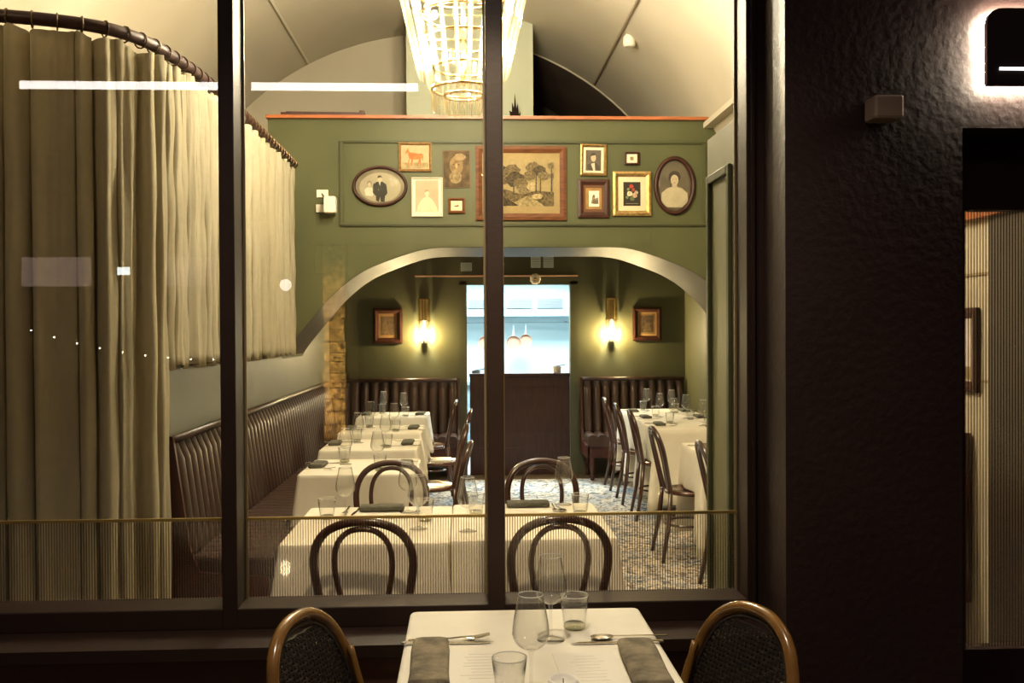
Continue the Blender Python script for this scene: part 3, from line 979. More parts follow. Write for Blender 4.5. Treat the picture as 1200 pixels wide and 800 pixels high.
for i, (x, y, n) in enumerate(FT):
    table('pedestal table under white cloth, ' + n, x, y, .64, .74, 'tables behind the window')
    cloth('white tablecloth on ' + n, x, y, .643, .765, .275, flat_sides='R' if i == 0 else 'L', seed=40 + i, wave=.016)
XT = (.162, 2.375)
table('pedestal table under white cloth on the pavement in front of the window', XT[0], XT[1], .64, .69, None)
cloth('white tablecloth on the pavement table in front of the window', XT[0], XT[1], .652, .70, .27, seed=60, group=None, wave=.012)

# ------------------------------------------------------------------ bentwood chairs
def half_to_full(P):
    return [(-x, y, z) for x, y, z in P[::-1]] + [p for p in P if p[0] > 1e-6]


def bent_chair(label):
    t = thing('bentwood_chair', label, 'chair', group='bentwood chairs')
    h = [(0, -.285, .885), (.07, -.282, .876), (.13, -.272, .845), (.166, -.255, .79), (.176, -.238, .72), (.164, -.218, .62), (.142, -.195, .50), (.138, -.188, .44)]
    obj('back_frame', MB().tube(smooth_path(half_to_full(h), 3), .016, 8), M_wood, t, smooth=True)
    h = [(0, -.280, .858), (.05, -.277, .847), (.088, -.264, .805), (.102, -.247, .74), (.096, -.228, .66), (.073, -.205, .55), (.062, -.18, .455)]
    obj('inner_loop', MB().tube(smooth_path(half_to_full(h), 3), .011, 8), M_wood, t, smooth=True)
    obj('seat', MB().lathe([(.15, .437), (.195, .44), (.203, .452), (.197, .466), (.175, .468), (.16, .460), (.0, .458)], 28, cap1=False), M_seat, t, smooth=True)
    for s in (-1, 1):
        obj('leg', MB().tube([(s * .138, -.188, .46), (s * .155, -.205, .25), (s * .185, -.25, 0)], [.0165, .0165, .013], 8), M_wood, t, smooth=True)
        obj('leg', MB().tube([(s * .135, .125, .44), (s * .15, .15, .22), (s * .165, .185, 0)], [.019, .0165, .013], 8), M_wood, t, smooth=True)
    obj('leg_ring', MB().tube([(cos(2 * PI * k / 24) * .165, -.03 + sin(2 * PI * k / 24) * .172, .235) for k in range(24)], .009, 6, True), M_wood, t, smooth=True)
    return t


ch0 = bent_chair('bentwood chair with its back close to the glass, at left window table')
ch0.location = (-.372, 3.655, 0)
CH = [((.322, 3.655), 0.03, 'bentwood chair with its back close to the glass, at right window table'),
      ((-.385, 4.60), PI, 'bentwood chair on the far side of the left window table'),
      ((.385, 4.60), PI + .03, 'bentwood chair on the far side of the right window table')]
for (tx, y), nm in zip(((-.10, 9.2), (.033, 8.09), (0, 6.79), (.022, 5.74)), ('back table of left row', 'second table from back, left row', 'third table from back, left row', 'nearest table of left row')):
    CH.append(((tx - .285, y), PI / 2 + random.uniform(-.08, .08), 'bentwood chair on the aisle side of ' + nm))
for (tx, y), nm in zip(AISLE_R, ('back table of right row', 'second table from back, right row', 'third table from back, right row', 'lone right table by the reveal', 'nearest right table, half behind the reveal')):
    CH.append(((tx + .285, y), -PI / 2 + random.uniform(-.06, .06), 'bentwood chair on the aisle side of ' + nm))
for (x, y), rz, lb in CH:
    dup(ch0, (x, y, 0), rz, lb)

# ------------------------------------------------------------------ tableware
def wine_glass(label, k=1.0):
    t = thing('wine_glass', label, 'wine glass', group='stemmed wine glasses')
    obj('foot', MB().lathe([(.036, 0), (.036, .002), (.02, .005), (.006, .010)], 22), M_wine, t, smooth=True)
    obj('stem', MB().lathe([(.006, .009), (.0038, .02), (.0036, .075), (.006, .090), (.010, .094)], 12), M_wine, t, smooth=True)
    P = [(.010, .093), (.026, .102), (.037, .115), (.0415, .130), (.0400, .150), (.0345, .180), (.0295, .205), (.028, .216)]
    P = [(p.x, p.z) for p in smooth_path([(r_, 0, z_) for r_, z_ in P], 2)]
    obj('bowl', MB().lathe(P + [(r_ - .0012, z_) for r_, z_ in P[::-1]][:-1], 28, cap1=False, cap0=False), M_wine, t, smooth=True)
    obj('rim', MB().tube([(cos(2 * PI * k / 28) * .0275, sin(2 * PI * k / 28) * .0275, .216) for k in range(28)], .0011, 5, True), M_rim, t, smooth=True)
    return t


def tumbler(label):
    t = thing('water_tumbler', label, 'tumbler', group='water tumblers')
    obj('wall', MB().lathe([(.029, .004), (.033, .04), (.0385, .09), (.0370, .09), (.0315, .04), (.028, .014)], 26, cap0=False, cap1=False), M_wine, t, smooth=True)
    obj('rim', MB().tube([(cos(2 * PI * k / 26) * .0378, sin(2 * PI * k / 26) * .0378, .09) for k in range(26)], .0011, 5, True), M_rim, t, smooth=True)
    obj('base', MB().lathe([(.026, 0), (.029, .004), (.0285, .013), (.026, .015)], 26), M_base, t, smooth=True)
    return t


def napkin(label, w, l, h, m, hang=False):
    """folded roll, long axis local y"""
    t = thing('folded_napkin', label, 'napkin', group='folded napkins')
    n = 14
    V, F = [], []
    sec = []
    for i in range(n):
        a = 2 * PI * i / n
        e = .45
        sec.append((w / 2 * math.copysign(abs(cos(a)) ** e, cos(a)), h / 2 + h / 2 * math.copysign(abs(sin(a)) ** .7, sin(a))))
    ys = [-l / 2, -l / 2 + .006, -l / 4, 0, l / 4, l / 2 - .006, l / 2]
    for j, y in enumerate(ys):
        s = .93 if j in (0, len(ys) - 1) else 1 + .03 * sin(j * 2.1)
        for x, z in sec:
            V.append((x * s, y, z * (s if j in (0, len(ys) - 1) else 1)))
    for j in range(len(ys) - 1):
        for i in range(n):
            F.append((j * n + i, j * n + (i + 1) % n, (j + 1) * n + (i + 1) % n, (j + 1) * n + i))
    F += [tuple(range(n))[::-1], tuple(range((len(ys) - 1) * n, len(ys) * n))]
    obj('roll', MB().add(V, F), m, t, smooth=True)
    fold = MB()
    for y in (-l / 2 - .0015,):
        fold.tube(smooth_path([(-w * .42, y, h * .62), (-w * .1, y, h * .45), (w * .25, y, h * .5), (w * .42, y, h * .35), (w * .2, y, h * .25), (-w * .3, y, h * .28)], 3), .0022, 5)
    obj('fold', fold, M_napkin, t)
    return t


def fork(label):
    t = thing('fork', label, 'fork', group='forks')
    obj('handle', MB().extrude([(-.0045, -.11, .004), (.0045, -.11, .004), (.003, .0, .005), (.0025, .03, .008), (-.0025, .03, .008), (-.003, 0, .005)], (0, 0, .0025)), M_steel, t)
    hd = MB().extrude([(-.003, .028, .008), (.003, .028, .008), (.012, .05, .006), (.012, .062, .006), (-.012, .062, .006), (-.012, .05, .006)], (0, 0, .002))
    obj('head', hd, M_steel, t)
    for k in range(4):
        x = -.0105 + k * .007
        obj('tine', MB().extrude([(x - .0016, .06, .006), (x + .0016, .06, .006), (x + .0009, .10, .013), (x - .0009, .10, .013)], (0, 0, .002)), M_steel, t)
    return t


def knife(label):
    t = thing('table_knife', label, 'knife', group='table knives')
    obj('handle', MB().extrude([(-.006, -.12, .001), (.006, -.12, .001), (.0045, -.01, .001), (-.0045, -.01, .001)], (0, 0, .007)), M_steel, t, bevel=.002)
    obj('blade', MB().extrude([(-.004, -.01, .002), (.005, -.01, .002), (.009, .04, .002), (.008, .09, .002), (-.002, .115, .002), (-.006, .07, .002)], (0, 0, .002)), M_steel, t)
    return t


def spoon(label):
    t = thing('spoon', label, 'spoon', group='spoons')
    obj('handle', MB().extrude([(-.004, -.11, .003), (.004, -.11, .003), (.0025, .02, .006), (.003, .035, .006), (-.003, .035, .006), (-.0025, .02, .006)], (0, 0, .0025)), M_steel, t)
    n = 16
    V = [(0, .062, .0015)] + [(cos(2 * PI * i / n) * .009, .062 + sin(2 * PI * i / n) * .016, .0025) for i in range(n)] + [(cos(2 * PI * i / n) * .018, .062 + sin(2 * PI * i / n) * .03, .0085) for i in range(n)]
    F = [(0, 1 + i, 1 + (i + 1) % n) for i in range(n)] + [(1 + i, 1 + n + i, 1 + n + (i + 1) % n, 1 + (i + 1) % n) for i in range(n)]
    o = obj('bowl', MB().add(V, F), M_steel, t, smooth=True)
    s = o.modifiers.new('thickness', 'SOLIDIFY')
    s.thickness = .0015
    return t


TZ = .7555
PROTO = {}


def place(kind, x, y, rz, label, z=TZ):
    if kind not in PROTO:
        o = {'wine_glass': lambda: wine_glass(label), 'tumbler': lambda: tumbler(label), 'fork': lambda: fork(label), 'knife': lambda: knife(label), 'spoon': lambda: spoon(label),
             'napkin': lambda: napkin(label, .085, .19, .026, M_napkin), 'napkin_out': lambda: napkin(label, .092, .30, .027, M_napkin_out)}[kind]()
        PROTO[kind] = o
        o.location = (x, y, z)
        o.rotation_euler = (0, 0, rz)
        return o
    return dup(PROTO[kind], (x, y, z), rz, label)


def menu(label, x, y, w, h, rz):
    t = thing('printed_menu', label, 'menu', (x, y, TZ + .0005), rz, 'paper menus')
    obj('sheet', MB().box(-w / 2, w / 2, -h / 2, h / 2, 0, .0012), M_paper, t)
    rg = random.Random(int(x * 100))
    for k in range(9):
        ww = w * rg.uniform(.15, .36)
        obj('line', MB().box(-ww, ww, h * (.38 - k * .085), h * (.38 - k * .085) + .0014, .0012, .0015), M_ink, t)
    return t


# pavement table: diners left and right
place('napkin_out', -.092, 2.262, .02, 'grey-olive folded napkin at the left place of the pavement table')
place('napkin_out', .412, 2.225, -.03, 'grey-olive folded napkin at the right place of the pavement table')
place('fork', -.045, 2.455, -PI / 2 + .04, 'fork beside the left napkin on the pavement table')
PROTO['fork'].location.z = TZ
place('knife', -.05, 2.43, -PI / 2, 'knife tucked under the left napkin on the pavement table')
place('knife', .375, 2.405, PI / 2, 'knife pointing left beside the right napkin on the pavement table')
place('spoon', .405, 2.445, PI / 2 + .06, 'spoon beside the right napkin on the pavement table')
menu('printed paper menu beside the left napkin on the pavement table', .03, 2.25, .15, .24, 0)
menu('printed paper menu beside the right napkin on the pavement table', .285, 2.22, .15, .24, .04)
place('wine_glass', .137, 2.092, 0, 'wine glass nearest the camera on the pavement table')
place('wine_glass', .212, 2.446, 0, 'wine glass standing beside the far tumbler on the pavement table')
place('tumbler', .283, 2.535, 0, 'water tumbler at the far edge of the pavement table')
place('tumbler', .088, 2.058, 0, 'water tumbler at the near edge of the pavement table')
t = thing('white_candle_bowl', 'small round white candle bowl at the near edge of the pavement table', 'candle', (.188, 1.995, 0))
t.location = (.205, 2.06, TZ)
obj('bowl', MB().lathe([(.02, 0), (.03, .01), (.034, .032), (.030, .042), (.027, .034), (.0, .03)], 22, cap1=False), mat('white_wax', (.85, .8, .7), .4), t, smooth=True)
obj('wick', MB().tube([(0, 0, .03), (0, 0, .041)], .0012, 5), M_black, t)


def setting(cx, cy, dirx, diry, where, reach, two=True):
    """one place laid at a table; (dirx,diry) points from the table centre to the diner"""
    a = math.atan2(dirx, -diry)         # local -y towards the diner
    px, py = -diry, dirx                # diner's left-right axis

    def at(r_, s_):
        return cx + dirx * r_ + px * s_, cy + diry * r_ + py * s_
    x, y = at(reach, 0)
    place('napkin', x, y, a + PI / 2 + random.uniform(-.06, .06), 'dark folded napkin, ' + where)
    x, y = at(reach - .02, .135)
    place('fork', x, y, a, 'fork, ' + where)
    x, y = at(reach - .02, -.13)
    place('knife', x, y, a, 'knife, ' + where)
    x, y = at(reach - .15, -.10 + random.uniform(-.02, .02))
    place('wine_glass', x, y, 0, 'wine glass, ' + where)
    x, y = at(reach - .13, -.19)
    place('tumbler', x, y, 0, 'water tumbler, ' + where)


for x, y, n in LT:
    setting(x, y, -1, 0, 'banquette side of ' + n, .26)
    setting(x, y, 1, 0, 'aisle side of ' + n, .25)
for x, y, n in RT[:4]:
    setting(x, y, -1, 0, 'aisle side of ' + n, .25)
    setting(x, y, 1, 0, 'wall side of ' + n, .25)
# window tables laid as in the photograph
for kind, x, y, rz, lb in (
        ('napkin', -.381, 4.27, PI / 2, 'dark folded napkin on the far side of the left window table'), ('napkin', .272, 4.322, PI / 2, 'dark folded napkin on the far side of the right window table'),
        ('tumbler', -.60, 4.10, 0, 'water tumbler at the left edge of the left window table'), ('wine_glass', -.522, 4.108, 0, 'wine glass at the left edge of the left window table'),
        ('wine_glass', -.264, 4.224, 0, 'wine glass right of the napkin on the left window table'), ('tumbler', -.18, 4.027, 0, 'water tumbler right of the napkin on the left window table'),
        ('tumbler', .036, 4.162, 0, 'water tumbler at the left edge of the right window table'), ('wine_glass', .441, 4.355, 0, 'wine glass at the far right of the right window table'),
        ('tumbler', .486, 4.108, 0, 'water tumbler at the right edge of the right window table'), ('wine_glass', .0, 3.80, 0, 'wine glass near the glass on the right window table'),
        ('wine_glass', -.20, 3.86, 0, 'wine glass near the glass on the left window table'),
        ('knife', -.49, 4.25, PI - .1, 'knife left of the napkin on the left window table'), ('fork', -.535, 4.25, PI, 'fork left of the napkin on the left window table'), ('fork', -.22, 4.25, PI, 'fork right of the napkin on the left window table'),
        ('fork', .385, 4.25, PI, 'fork right of the napkin on the right window table'), ('spoon', .41, 4.25, PI + .1, 'spoon right of the napkin on the right window table'), ('knife', .14, 4.25, PI, 'knife left of the napkin on the right window table')):
    place(kind, x, y, rz, lb)
menu('narrow paper menu before the napkin on the left window table', -.36, 4.12, .19, .10, 0)
menu('narrow paper menu before the napkin on the right window table', .27, 4.17, .19, .10, 0)

# ------------------------------------------------------------------ chandelier
t = thing('glass_chandelier', 'large tiered glass prism chandelier glowing warm below the vault', 'chandelier', (-.01, 5.5, 2.80))


def prism(p0, p1, r_):
    return MB().tube([p0, (p0[0] * .06 + p1[0] * .94, p0[1] * .06 + p1[1] * .94, p0[2] * .06 + p1[2] * .94), p1], [r_, r_, r_ * .35], 3)


def ring(r_, z, th=.008):
    return MB().tube([(cos(2 * PI * k / 36) * r_, sin(2 * PI * k / 36) * r_, z) for k in range(36)], th, 6, True)


for r0, z0, r1, z1, n, pr in ((.40, .86, .245, .19, 24, .014), (.30, .70, .185, .11, 20, .014)):
    o = obj('ring', ring(r0 - .01, z0), M_brass, t, smooth=True)
    me = None
    for k in range(n):
        a = 2 * PI * (k + .5) / n
        q = obj('prism', me or prism((r0, 0, z0), (r1, 0, z1), pr), M_prism if me is None else None, t)
        me = q.data
        q.rotation_euler = (0, 0, a)
for r_, z, n, l in ((.18, .135, 30, .125), (.11, .10, 16, .10)):
    obj('ring', ring(r_, z), M_brass, t, smooth=True)
    me = None
    for k in range(n):
        q = obj('drop_rod', me or prism((r_, 0, z), (r_ * .97, 0, z - l), .010), M_prism if me is None else None, t)
        me = q.data
        q.rotation_euler = (0, 0, 2 * PI * k / n)
obj('ring', ring(.17, .26), M_brass, t, smooth=True)
obj('ring', ring(.235, .42), M_brass, t, smooth=True)
obj('ring', ring(.24, .56), M_brass, t, smooth=True)
for k in range(4):
    a = PI / 2 * k
    obj('strut', MB().tube([(0, 0, .56), (cos(a) * .24, sin(a) * .24, .56)], .005, 6), M_brass, t)
    obj('strut', MB().tube([(0, 0, .42), (cos(a) * .235, sin(a) * .235, .42)], .005, 6), M_brass, t)
obj('stem', MB().tube([(0, 0, .16), (0, 0, 1.67)], .010, 8), M_brass, t)
for k in range(8):
    obj('stem_bead', MB().lathe([(.009, 0), (.019, .01), (.019, .055), (.009, .065)], 8, (0, 0, .17 + k * .085)), M_prism, t)
for k in range(8):
    a = 2 * PI * (k + .25) / 8
    obj('candle_tube', MB().tube([(cos(a) * .115, sin(a) * .115, .26), (cos(a) * .115, sin(a) * .115, .34)], .010, 8), M_brass, t)
spots = [(.205, z, PI * sd + d) for z in (.34, .60) for sd in (0, 1) for d in (-.62, 0, .62)] + [(.28, 1.0, 2 * PI * (k + .25) / 7) for k in range(7)]  # upper ring of bulbs added, out of view, to brighten the vault
for r_, z, a in spots:
    obj('bulb', MB().ball((cos(a) * r_, sin(a) * r_, z), .016, .016, .024, 8, 6), M_bulb, t, smooth=True)

# ------------------------------------------------------------------ curtains
RAIL = smooth_path([(-2.9, 4.02, 0), (-2.3, 4.04, 0), (-2.0, 4.07, 0), (-1.75, 4.13, 0), (-1.55, 4.24, 0), (-1.44, 4.45, 0), (-1.39, 4.75, 0), (-1.36, 5.13, 0), (-1.35, 5.8, 0), (-1.35, 7.58, 0)], 10)
RZ = 2.872
dist = [0]
for a, b in zip(RAIL, RAIL[1:]):
    dist.append(dist[-1] + (b - a).length)


def rail_at(s):
    s = max(0, min(dist[-1] - 1e-4, s))
    i = max(k for k in range(len(dist) - 1) if dist[k] <= s)
    f = (s - dist[i]) / (dist[i + 1] - dist[i])
    p = RAIL[i].lerp(RAIL[i + 1], f)
    tdir = (RAIL[i + 1] - RAIL[i]).normalized()
    return p, Vector((-tdir.y, tdir.x, 0))


def curtain(name, label, s0, s1, hem, period, amp, seed, group='linen curtains'):
    rg = random.Random(seed)
    n = int((s1 - s0) / .011)
    m = 26
    k1, k2, k3 = rg.uniform(0, 6), rg.uniform(0, 6), rg.uniform(0, 6)
    top = RZ - .045
    V, F = [], []
    for j in range(m + 1):
        fz = j / m
        z = top + (hem - top) * fz
        for i in range(n + 1):
            s = s0 + (s1 - s0) * i / n
            w = s / period
            phase = 2 * PI * (w + .28 * sin(w * 1.7 + k1) + .16 * sin(w * 3.9 + k2)) + .5 * sin(fz * 2.2 + w * .9 + k3)
            A = amp * (.62 + .38 * sin(w * 2.3 + k2)) * (.9 + .2 * fz)
            o = A * sin(phase) + amp * .33 * sin(phase * 2.03 + 1 + fz) + .006 * sin(w * 19 + fz * 7) * (1 - fz) + .004 * sin(fz * 23 + w * 5)
            p, nn = rail_at(s + .012 * sin(phase + 1.2))
            zz = z + (.012 * sin(phase * .5 + k1) if j in (0, m) else 0)
            V.append((p.x + nn.x * o, p.y + nn.y * o, zz))
    for j in range(m):
        for i in range(n):
            a = j * (n + 1) + i
            F.append((a, a + 1, a + n + 2, a + n + 1))
    o = obj(name, MB().add(V, F), M_curtain, smooth=True)
    sd = o.modifiers.new('thickness', 'SOLIDIFY')
    sd.thickness = .002
    return tag(o, label, 'curtain', group)


s_end = min(range(len(RAIL)), key=lambda k: (RAIL[k] - Vector((-1.42, 4.58, 0))).length)
curtain('long_curtain', 'full length olive linen curtain across the left window bay', .02, dist[s_end], .02, .108, .040, 5)
curtain('short_curtain', 'shorter linen curtain on the left wall ending above the banquette', dist[s_end] - .02, dist[-1] - .02, 1.385, .095, .026, 9)
t = thing('curtain_rail', 'dark brown curved curtain rail with rings at the upper left', 'curtain rail', (0, 0, RZ))
obj('pole', MB().tube(RAIL, .029, 8), M_panelwood, t, smooth=True)
s = .05
while s < dist[-1]:
    p, nn = rail_at(s)
    a = math.atan2(nn.y, nn.x)
    obj('ring', MB().tube([(p.x + nn.x * cos(2 * PI * k / 12) * .034, p.y + nn.y * cos(2 * PI * k / 12) * .034, -.004 + sin(2 * PI * k / 12) * .035) for k in range(12)], .004, 5, True), mat('dark_bronze_ring', (.10, .065, .03), .4, .7) if s < .06 else bpy.data.materials['dark_bronze_ring'], t)
    s += .095
p, nn = rail_at(dist[-1])
obj('finial', MB().ball((p.x, p.y + .03, 0), .032), M_panelwood, t, smooth=True)

# ------------------------------------------------------------------ window, facade, door
win = holder('window_1')
obj('mullion', MB().box(-.763, -.716, 2.996, 3.14, .61, 3.35), M_frame, win, bevel=.003)
obj('mullion', MB().box(.063, .115, 2.996, 3.14, .61, 3.35), M_frame, win, bevel=.003)
obj('jamb', MB().box(.890, .940, 3.0, 3.14, .60, 3.35), M_frame, win, bevel=.003)
obj('jamb_moulding', MB().box(.902, .912, 2.985, 3.0, .60, 3.35).box(.925, .94, 2.99, 3.0, .6, 3.35), M_frame, win)
obj('jamb', MB().box(-2.96, -2.9, 3.0, 3.14, .60, 3.35), M_frame, win)
obj('bottom_rail', MB().box(-2.9, .89, 3.0, 3.14, .626, .692), M_frame, win, bevel=.004)
obj('head_rail', MB().box(-2.96, .94, 3.0, 3.14, 3.3, 3.38), M_frame, win)
obj('sill', MB().extrude([(-3.0, 3.0, .628), (-3.0, 2.87, .612), (-3.0, 2.87, .575), (-3.0, 3.0, .575)], (3.94, 0, 0)), M_frame, win)
obj('apron', MB().box(-3.0, .94, 2.90, 3.14, 0, .575), mat('apron_paint', (.062, .027, .017), .6, spec=.25), win)
obj('apron_rail', MB().box(-3.0, .94, 2.885, 2.90, .40, .47), bpy.data.materials['apron_paint'], win)
for a, b in ((-2.9, -.763), (-.716, .063), (.115, .89)):
    p = obj('pane', MB().box(a - .004, b + .004, 3.122, 3.128, .685, 3.31), M_glass, win)
    obj('gold_edge', MB().box(a, b, 3.112, 3.1215, .945, .954), M_goldbar, p, label='gold strip topping the reeded band')
    reed = MB()
    x = a + .004
    while x < b - .004:
        reed.box(x, x + .0036, 3.119, 3.1215, .69, .945)
        x += .0084
    obj('reeding', reed, M_reed, p, kind='stuff')
    obj('bead', MB().box(a, a + .007, 3.114, 3.1215, .69, 3.31).box(b - .007, b, 3.114, 3.1215, .69, 3.31), mat('bead_brass', (.16, .11, .05), .5), p, label='thin brass glazing bead')
# panelled reveal behind the right jamb
rv = holder('trim_6')
rv['label'] = 'sage green panelled reveal right of the window'
obj('lining', MB().box(.892, .94, 3.14, 3.5, 0, 2.25), mat('lit_reveal_green', (.17, .165, .08), .5, noise=(4, .08)), rv)  # green lightened to stand in for light on the reveal
for a, b, c, d in ((3.17, 3.20, .2, 2.11), (3.44, 3.47, .2, 2.11), (3.20, 3.44, 2.08, 2.11), (3.20, 3.44, .2, .23)):
    obj('moulding', MB().box(.877, .892, a, b, c, d), M_greend, rv, bevel=.004)

fac = MB()
fac.box(.94, 1.475, 2.78, 3.14, -.02, 5.0).box(1.475, 3.2, 2.78, 3.14, 2.147, 5.0).box(2.55, 3.2, 2.78, 3.14, -.02, 2.147)
fac.box(-3.2, .94, 2.78, 3.14, 3.35, 5.0).box(-6, -3.0, 2.78, 3.14, -.02, 5.0)
struct('wall_front', fac, M_facade)
M_door = mat('door_paint', (.034, .016, .014), .55, noise=(5, .15), spec=.3)
dr = holder('door_1')
obj('stile', MB().box(1.48, 1.60, 3.0, 3.06, 0, 2.147), M_door, dr)
obj('stile', MB().box(2.42, 2.55, 3.0, 3.06, 0, 2.147), M_door, dr)
obj('top_rail', MB().box(1.60, 2.42, 3.0, 3.06, 1.932, 2.147), M_door, dr)
obj('bottom_panel', MB().box(1.60, 2.42, 3.0, 3.06, 0, .516), M_door, dr)
p = obj('pane', MB().box(1.595, 2.425, 3.028, 3.034, .51, 1.94), M_glass, dr)
reed = MB()
x = 1.603
while x < 2.41:
    reed.box(x, x + .0042, 3.024, 3.0278, .516, 1.932)
    x += .0098
obj('reeding', reed, M_reed, p, kind='stuff')

# wall box, sign
t = thing('wall_sensor_box', 'small beige box on the black wall between window and sign', 'sensor', (1.217, 2.78, 2.19))
obj('housing', MB().box(-.044, .044, -.085, -.008, -.034, .034), mat('beige_plastic', (.40, .30, .22), .5), t, bevel=.008)
obj('back_plate', MB().box(-.036, .036, -.008, 0, -.028, .028), M_black, t)
t = thing('backlit_sign', 'black rounded sign with white halo light above the door', 'sign', (1.72, 2.78, 2.26))
xl, xr, zb, zt, rc = -.192, .25, .002, .230, .045
pts = [(xl, zb), (xr, zb)] + [(xr - rc + rc * cos(a), zt - rc + rc * sin(a)) for a in [PI / 2 * k / 6 for k in range(7)]] + [(xl + rc - rc * sin(a), zt - rc + rc * cos(a)) for a in [PI / 2 * k / 6 for k in range(7)]]
obj('face', MB().extrude([(x, -.040, z) for x, z in pts], (0, .016, 0)), M_black, t)
obj('standoff', MB().box(-.05, .05, -.0155, 0, .08, .14), M_black, t)
sgl = emis('sign_led', (1.0, .88, .66), 170)
ins = [(x * .93 + .002, z * .9 + .012) for x, z in pts]
obj('led_strip', MB().extrude([(x, -.0238, z) for x, z in pts], (0, .008, 0)), sgl, t, label='white halo light strip behind the sign face')
obj('letter_slot', MB().box(-.155, .10, -.043, -.0395, .048, .056), emis('sign_letter', (1, .97, .95), 3.0), t, label='white lit stroke on the sign face')

# right interior seen through the door
struct('wall_lobby', MB().box(2.372, 2.40, 3.16, 4.24, 0, 2.06), mat('dark_lobby_panel', (.035, .022, .016), .6, noise=(5, .2)))
struct('trim_7', MB().box(2.34, 2.40, 3.16, 8.6, 2.06, 2.11), M_capwood)
L = [(rect(-.19, .19, -.14, .14), C((.62, .56, .55), (6, .15))), (rect(-.19, .19, -.14, -.08), C((.30, .22, .10), (10, .3)))]
t = picture('brown_framed_picture', 'brown framed picture on the cream wall seen through the door', 0, 1.45, .52, .40, .05, M_fw_dark, 0, L, C((.5, .45, .4)), group=None)
t.location = (2.395, 4.62, 1.45)
t.rotation_euler = (0, 0, -PI / 2)
for k, z in enumerate((1.80, 1.30)):
    struct('trim_%d' % (8 + k), MB().box(2.392, 2.40, 4.24, 9.7, z, z + .012), mat('brown_joint', (.30, .22, .12), .7))  # thin brown strips mark the wall joints

# ------------------------------------------------------------------ pavement chairs (rattan)
def rattan_chair(label, loc, rz):
    """front is +y; rounded woven back that turns into short arms"""
    t = thing('rattan_chair', label, 'chair', loc, rz, 'rattan chairs at the pavement table')
    h = [(0, -.270, .822), (.075, -.266, .811), (.145, -.250, .765), (.19, -.222, .675), (.205, -.190, .57), (.205, -.165, .46)]
    outer = smooth_path(half_to_full(h), 5)
    obj('back_frame', MB().tube(outer, .0165, 10), M_rattan, t, smooth=True)
    h2 = [(0, -.264, .800), (.068, -.260, .791), (.130, -.246, .749), (.170, -.219, .665), (.184, -.188, .57), (.184, -.16, .47)]
    inner = smooth_path(half_to_full(h2), 5)
    obj('inner_frame', MB().tube(inner, .005, 8), M_weave, t, smooth=True)
    # woven panel: strands in two directions between the inner frame
    zs = [.48 + i * .0115 for i in range(30)]
    wv = MB()

    def half_w(z):
        for (xa, ya, za), (xb, yb, zb) in zip(h2, h2[1:]):
            if zb <= z <= za:
                f = (z - zb) / (za - zb)
                return xb + (xa - xb) * f, yb + (ya - yb) * f
        return .17, -.16
    for i, z in enumerate(zs):
        if z > .79:
            continue
        w_, y_ = half_w(z)
        if w_ < .02:
            continue
        m_ = max(4, int(w_ / .012))
        wv.tube([(-w_ + 2 * w_ * k / m_, y_ - .004 + .0028 * (1 if (k + i) % 2 else -1), z) for k in range(m_ + 1)], .0048, 4)
    for k in range(-12, 13):
        x = k * .0148
        col_ = []
        for z in [.475 + q * .023 for q in range(16)]:
            w_, y_ = half_w(min(z, .79))
            if abs(x) < w_ and z < .795:
                col_.append((x, y_ - .004, z))
        if len(col_) > 1:
            wv.tube(col_, .0032, 4)
    obj('woven_panel', wv, M_weave, t, kind='stuff')
    obj('seat', MB().lathe([(.17, .425), (.205, .43), (.215, .445), (.205, .46), (.0, .455)], 28, cap1=False), M_weave, t, smooth=True)
    obj('seat_hoop', MB().tube([(cos(2 * PI * k / 28) * .215, sin(2 * PI * k / 28) * .215, .44) for k in range(28)], .014, 8, True), M_rattan, t, smooth=True)
    for s_ in (-1, 1):
        obj('leg', MB().tube([(s_ * .205, -.165, .46), (s_ * .20, -.20, .2), (s_ * .205, -.235, -.02)], .0155, 8), M_rattan, t, smooth=True)
        obj('leg', MB().tube([(s_ * .15, .15, .44), (s_ * .165, .18, .2), (s_ * .175, .195, -.02)], .0155, 8), M_rattan, t, smooth=True)
        obj('side_brace', MB().tube(smooth_path([(s_ * .178, -.205, .70), (s_ * .175, -.165, .58), (s_ * .185, -.11, .46)], 5), .0095, 8), M_rattan, t, smooth=True)
    obj('stretcher', MB().tube([(cos(2 * PI * k / 20) * .185, -.02 + sin(2 * PI * k / 20) * .19, .2) for k in range(20)], .009, 6, True), M_rattan, t, smooth=True)
    return t


rattan_chair('golden rattan bistro chair with black woven back, left of the pavement table', (-.185, 2.37, 0), -PI / 2 - .33)
rattan_chair('golden rattan bistro chair with black woven back, right of the pavement table', (.50, 2.34, 0), PI / 2 + .40)

# ------------------------------------------------------------------ street side, seen only as reflections in the glass
st = holder('wall_opposite')
obj('render', MB().box(-12, 12, -8.6, -8.3, 0, 7), mat('dark_street_render', (.02, .012, .01), .9), st)
t = thing('fluorescent_strip', 'long white strip light on the building opposite, reflected in the glass', 'lamp', (-3.58, -8.0, 5.165))
obj('tube', MB().box(-2.88, 2.88, .0, .03, -.055, .055), emis('strip_light', (1.0, .95, .90), 16), t)
obj('housing', MB().box(-2.9, 2.9, -.28, .0, -.06, .1), M_black, t)
for i, (x, z, w, h, e, lb) in enumerate(((-6.05, 2.465, 1.0, .43, 1.3, 'dim lit shop window reflected in the left curtain'), (-4.09, 2.46, .75, .43, .8, 'second dim shop window reflected in the curtain'))):
    t = thing('lit_shop_window', lb, 'window', (x, -8.2, z))
    obj('glazing', MB().box(-w / 2, w / 2, 0, .02, -h / 2, h / 2), emis('shop_light', (1.0, .72, .6), e), t)
    obj('frame', MB().box(-w / 2 - .04, w / 2 + .04, -.1, 0, -h / 2 - .04, h / 2 + .04), M_black, t)
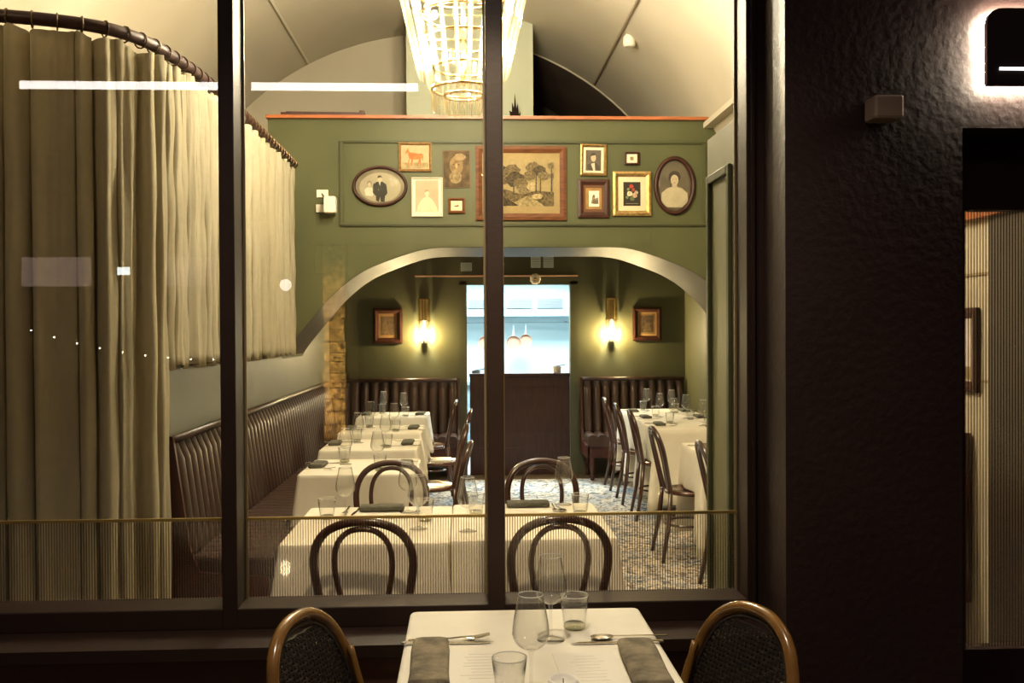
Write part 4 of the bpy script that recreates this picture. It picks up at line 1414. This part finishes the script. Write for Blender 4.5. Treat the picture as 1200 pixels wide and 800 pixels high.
t = thing('small_lit_sign', 'small blank white lit sign across the street, reflected in the curtain', 'sign', (-5.01, -8.0, 2.462))
obj('panel', MB().box(-.085, .085, -.02, .02, -.056, .056), emis('white_sign', (.9, 1.0, 1.0), 14), t)
obj('bracket', MB().box(-.02, .02, -.3, -.02, -.02, .02), M_black, t)
# rough stone pier
t = thing('rough_stone_pier', 'rough lit sandstone pier across the street, reflected in the middle pane', 'pier', (-1.795, -6.98, 0))
M_stone = mat('rough_sandstone', (.03, .016, .008), .9, noise=(16, .75), bump=(20, 1.0, .06), col2=(.70, .50, .21))
z = -.02
rg = random.Random(2)
while z < 2.62:
    h_ = rg.uniform(.12, .2)
    ww, dd = .145 + rg.uniform(-.012, .012), .15 + rg.uniform(-.02, .02)
    obj('stone', MB().box(-ww, ww, -dd, dd, z, z + h_ - .006), M_stone, t, bevel=.012)
    z += h_
t = thing('street_bulb_string', 'string of tiny bulbs across the street, reflected in the left pane', 'lights')
t.location = (-5.1, -7.9, 1.2)
cab = [(-1.2 + 2.6 * k / 16, 0, .42 * (1 - k / 16) ** 2 - .02 * k / 16) for k in range(17)]
obj('cable', MB().tube(cab, .006, 5), M_black, t)
mb_ = emis('tiny_bulb', (1, .9, .7), 40)
for k, p in enumerate(cab):
    if k % 2 == 0:
        obj('bulb', MB().ball((p[0], p[1], p[2] - .02), .013, n=6, m=4), mb_, t)

t = thing('candle_lantern', 'small candle lantern on the pavement, its flame reflected low in the window', 'lantern', (-1.02, .87, -.02))
obj('base', MB().lathe([(.05, 0), (.05, .02), (.03, .03)], 16), M_black, t)
obj('candle', MB().lathe([(.025, .02), (.025, .20)], 14), mat('candle_wax', (.8, .72, .55), .6), t)
obj('flame', MB().ball((0, 0, .255), .03, .03, .045, 10, 7), emis('candle_flame', (1, .82, .5), 26), t, smooth=True)
obj('chimney', MB().lathe([(.05, .03), (.055, .15), (.045, .36)], 18, cap0=False, cap1=False), M_wine, t, smooth=True)
t = thing('round_lit_disc', 'small round white lit disc across the street, reflected beside the curtain edge', 'sign', (-2.66, -8.0, 2.25))
obj('disc', MB().lathe([(.095, -.02), (.095, 0)], 24).xf(Matrix.Rotation(-PI / 2, 4, 'X')), emis('round_sign', (1, .96, .88), 9), t)
obj('rim', MB().tube([(cos(2 * PI * k / 28) * .1, .02, sin(2 * PI * k / 28) * .1) for k in range(28)], .012, 6, True), M_black, t)
obj('bracket', MB().box(-.01, .01, -.28, -.02, -.01, .01), M_black, t)
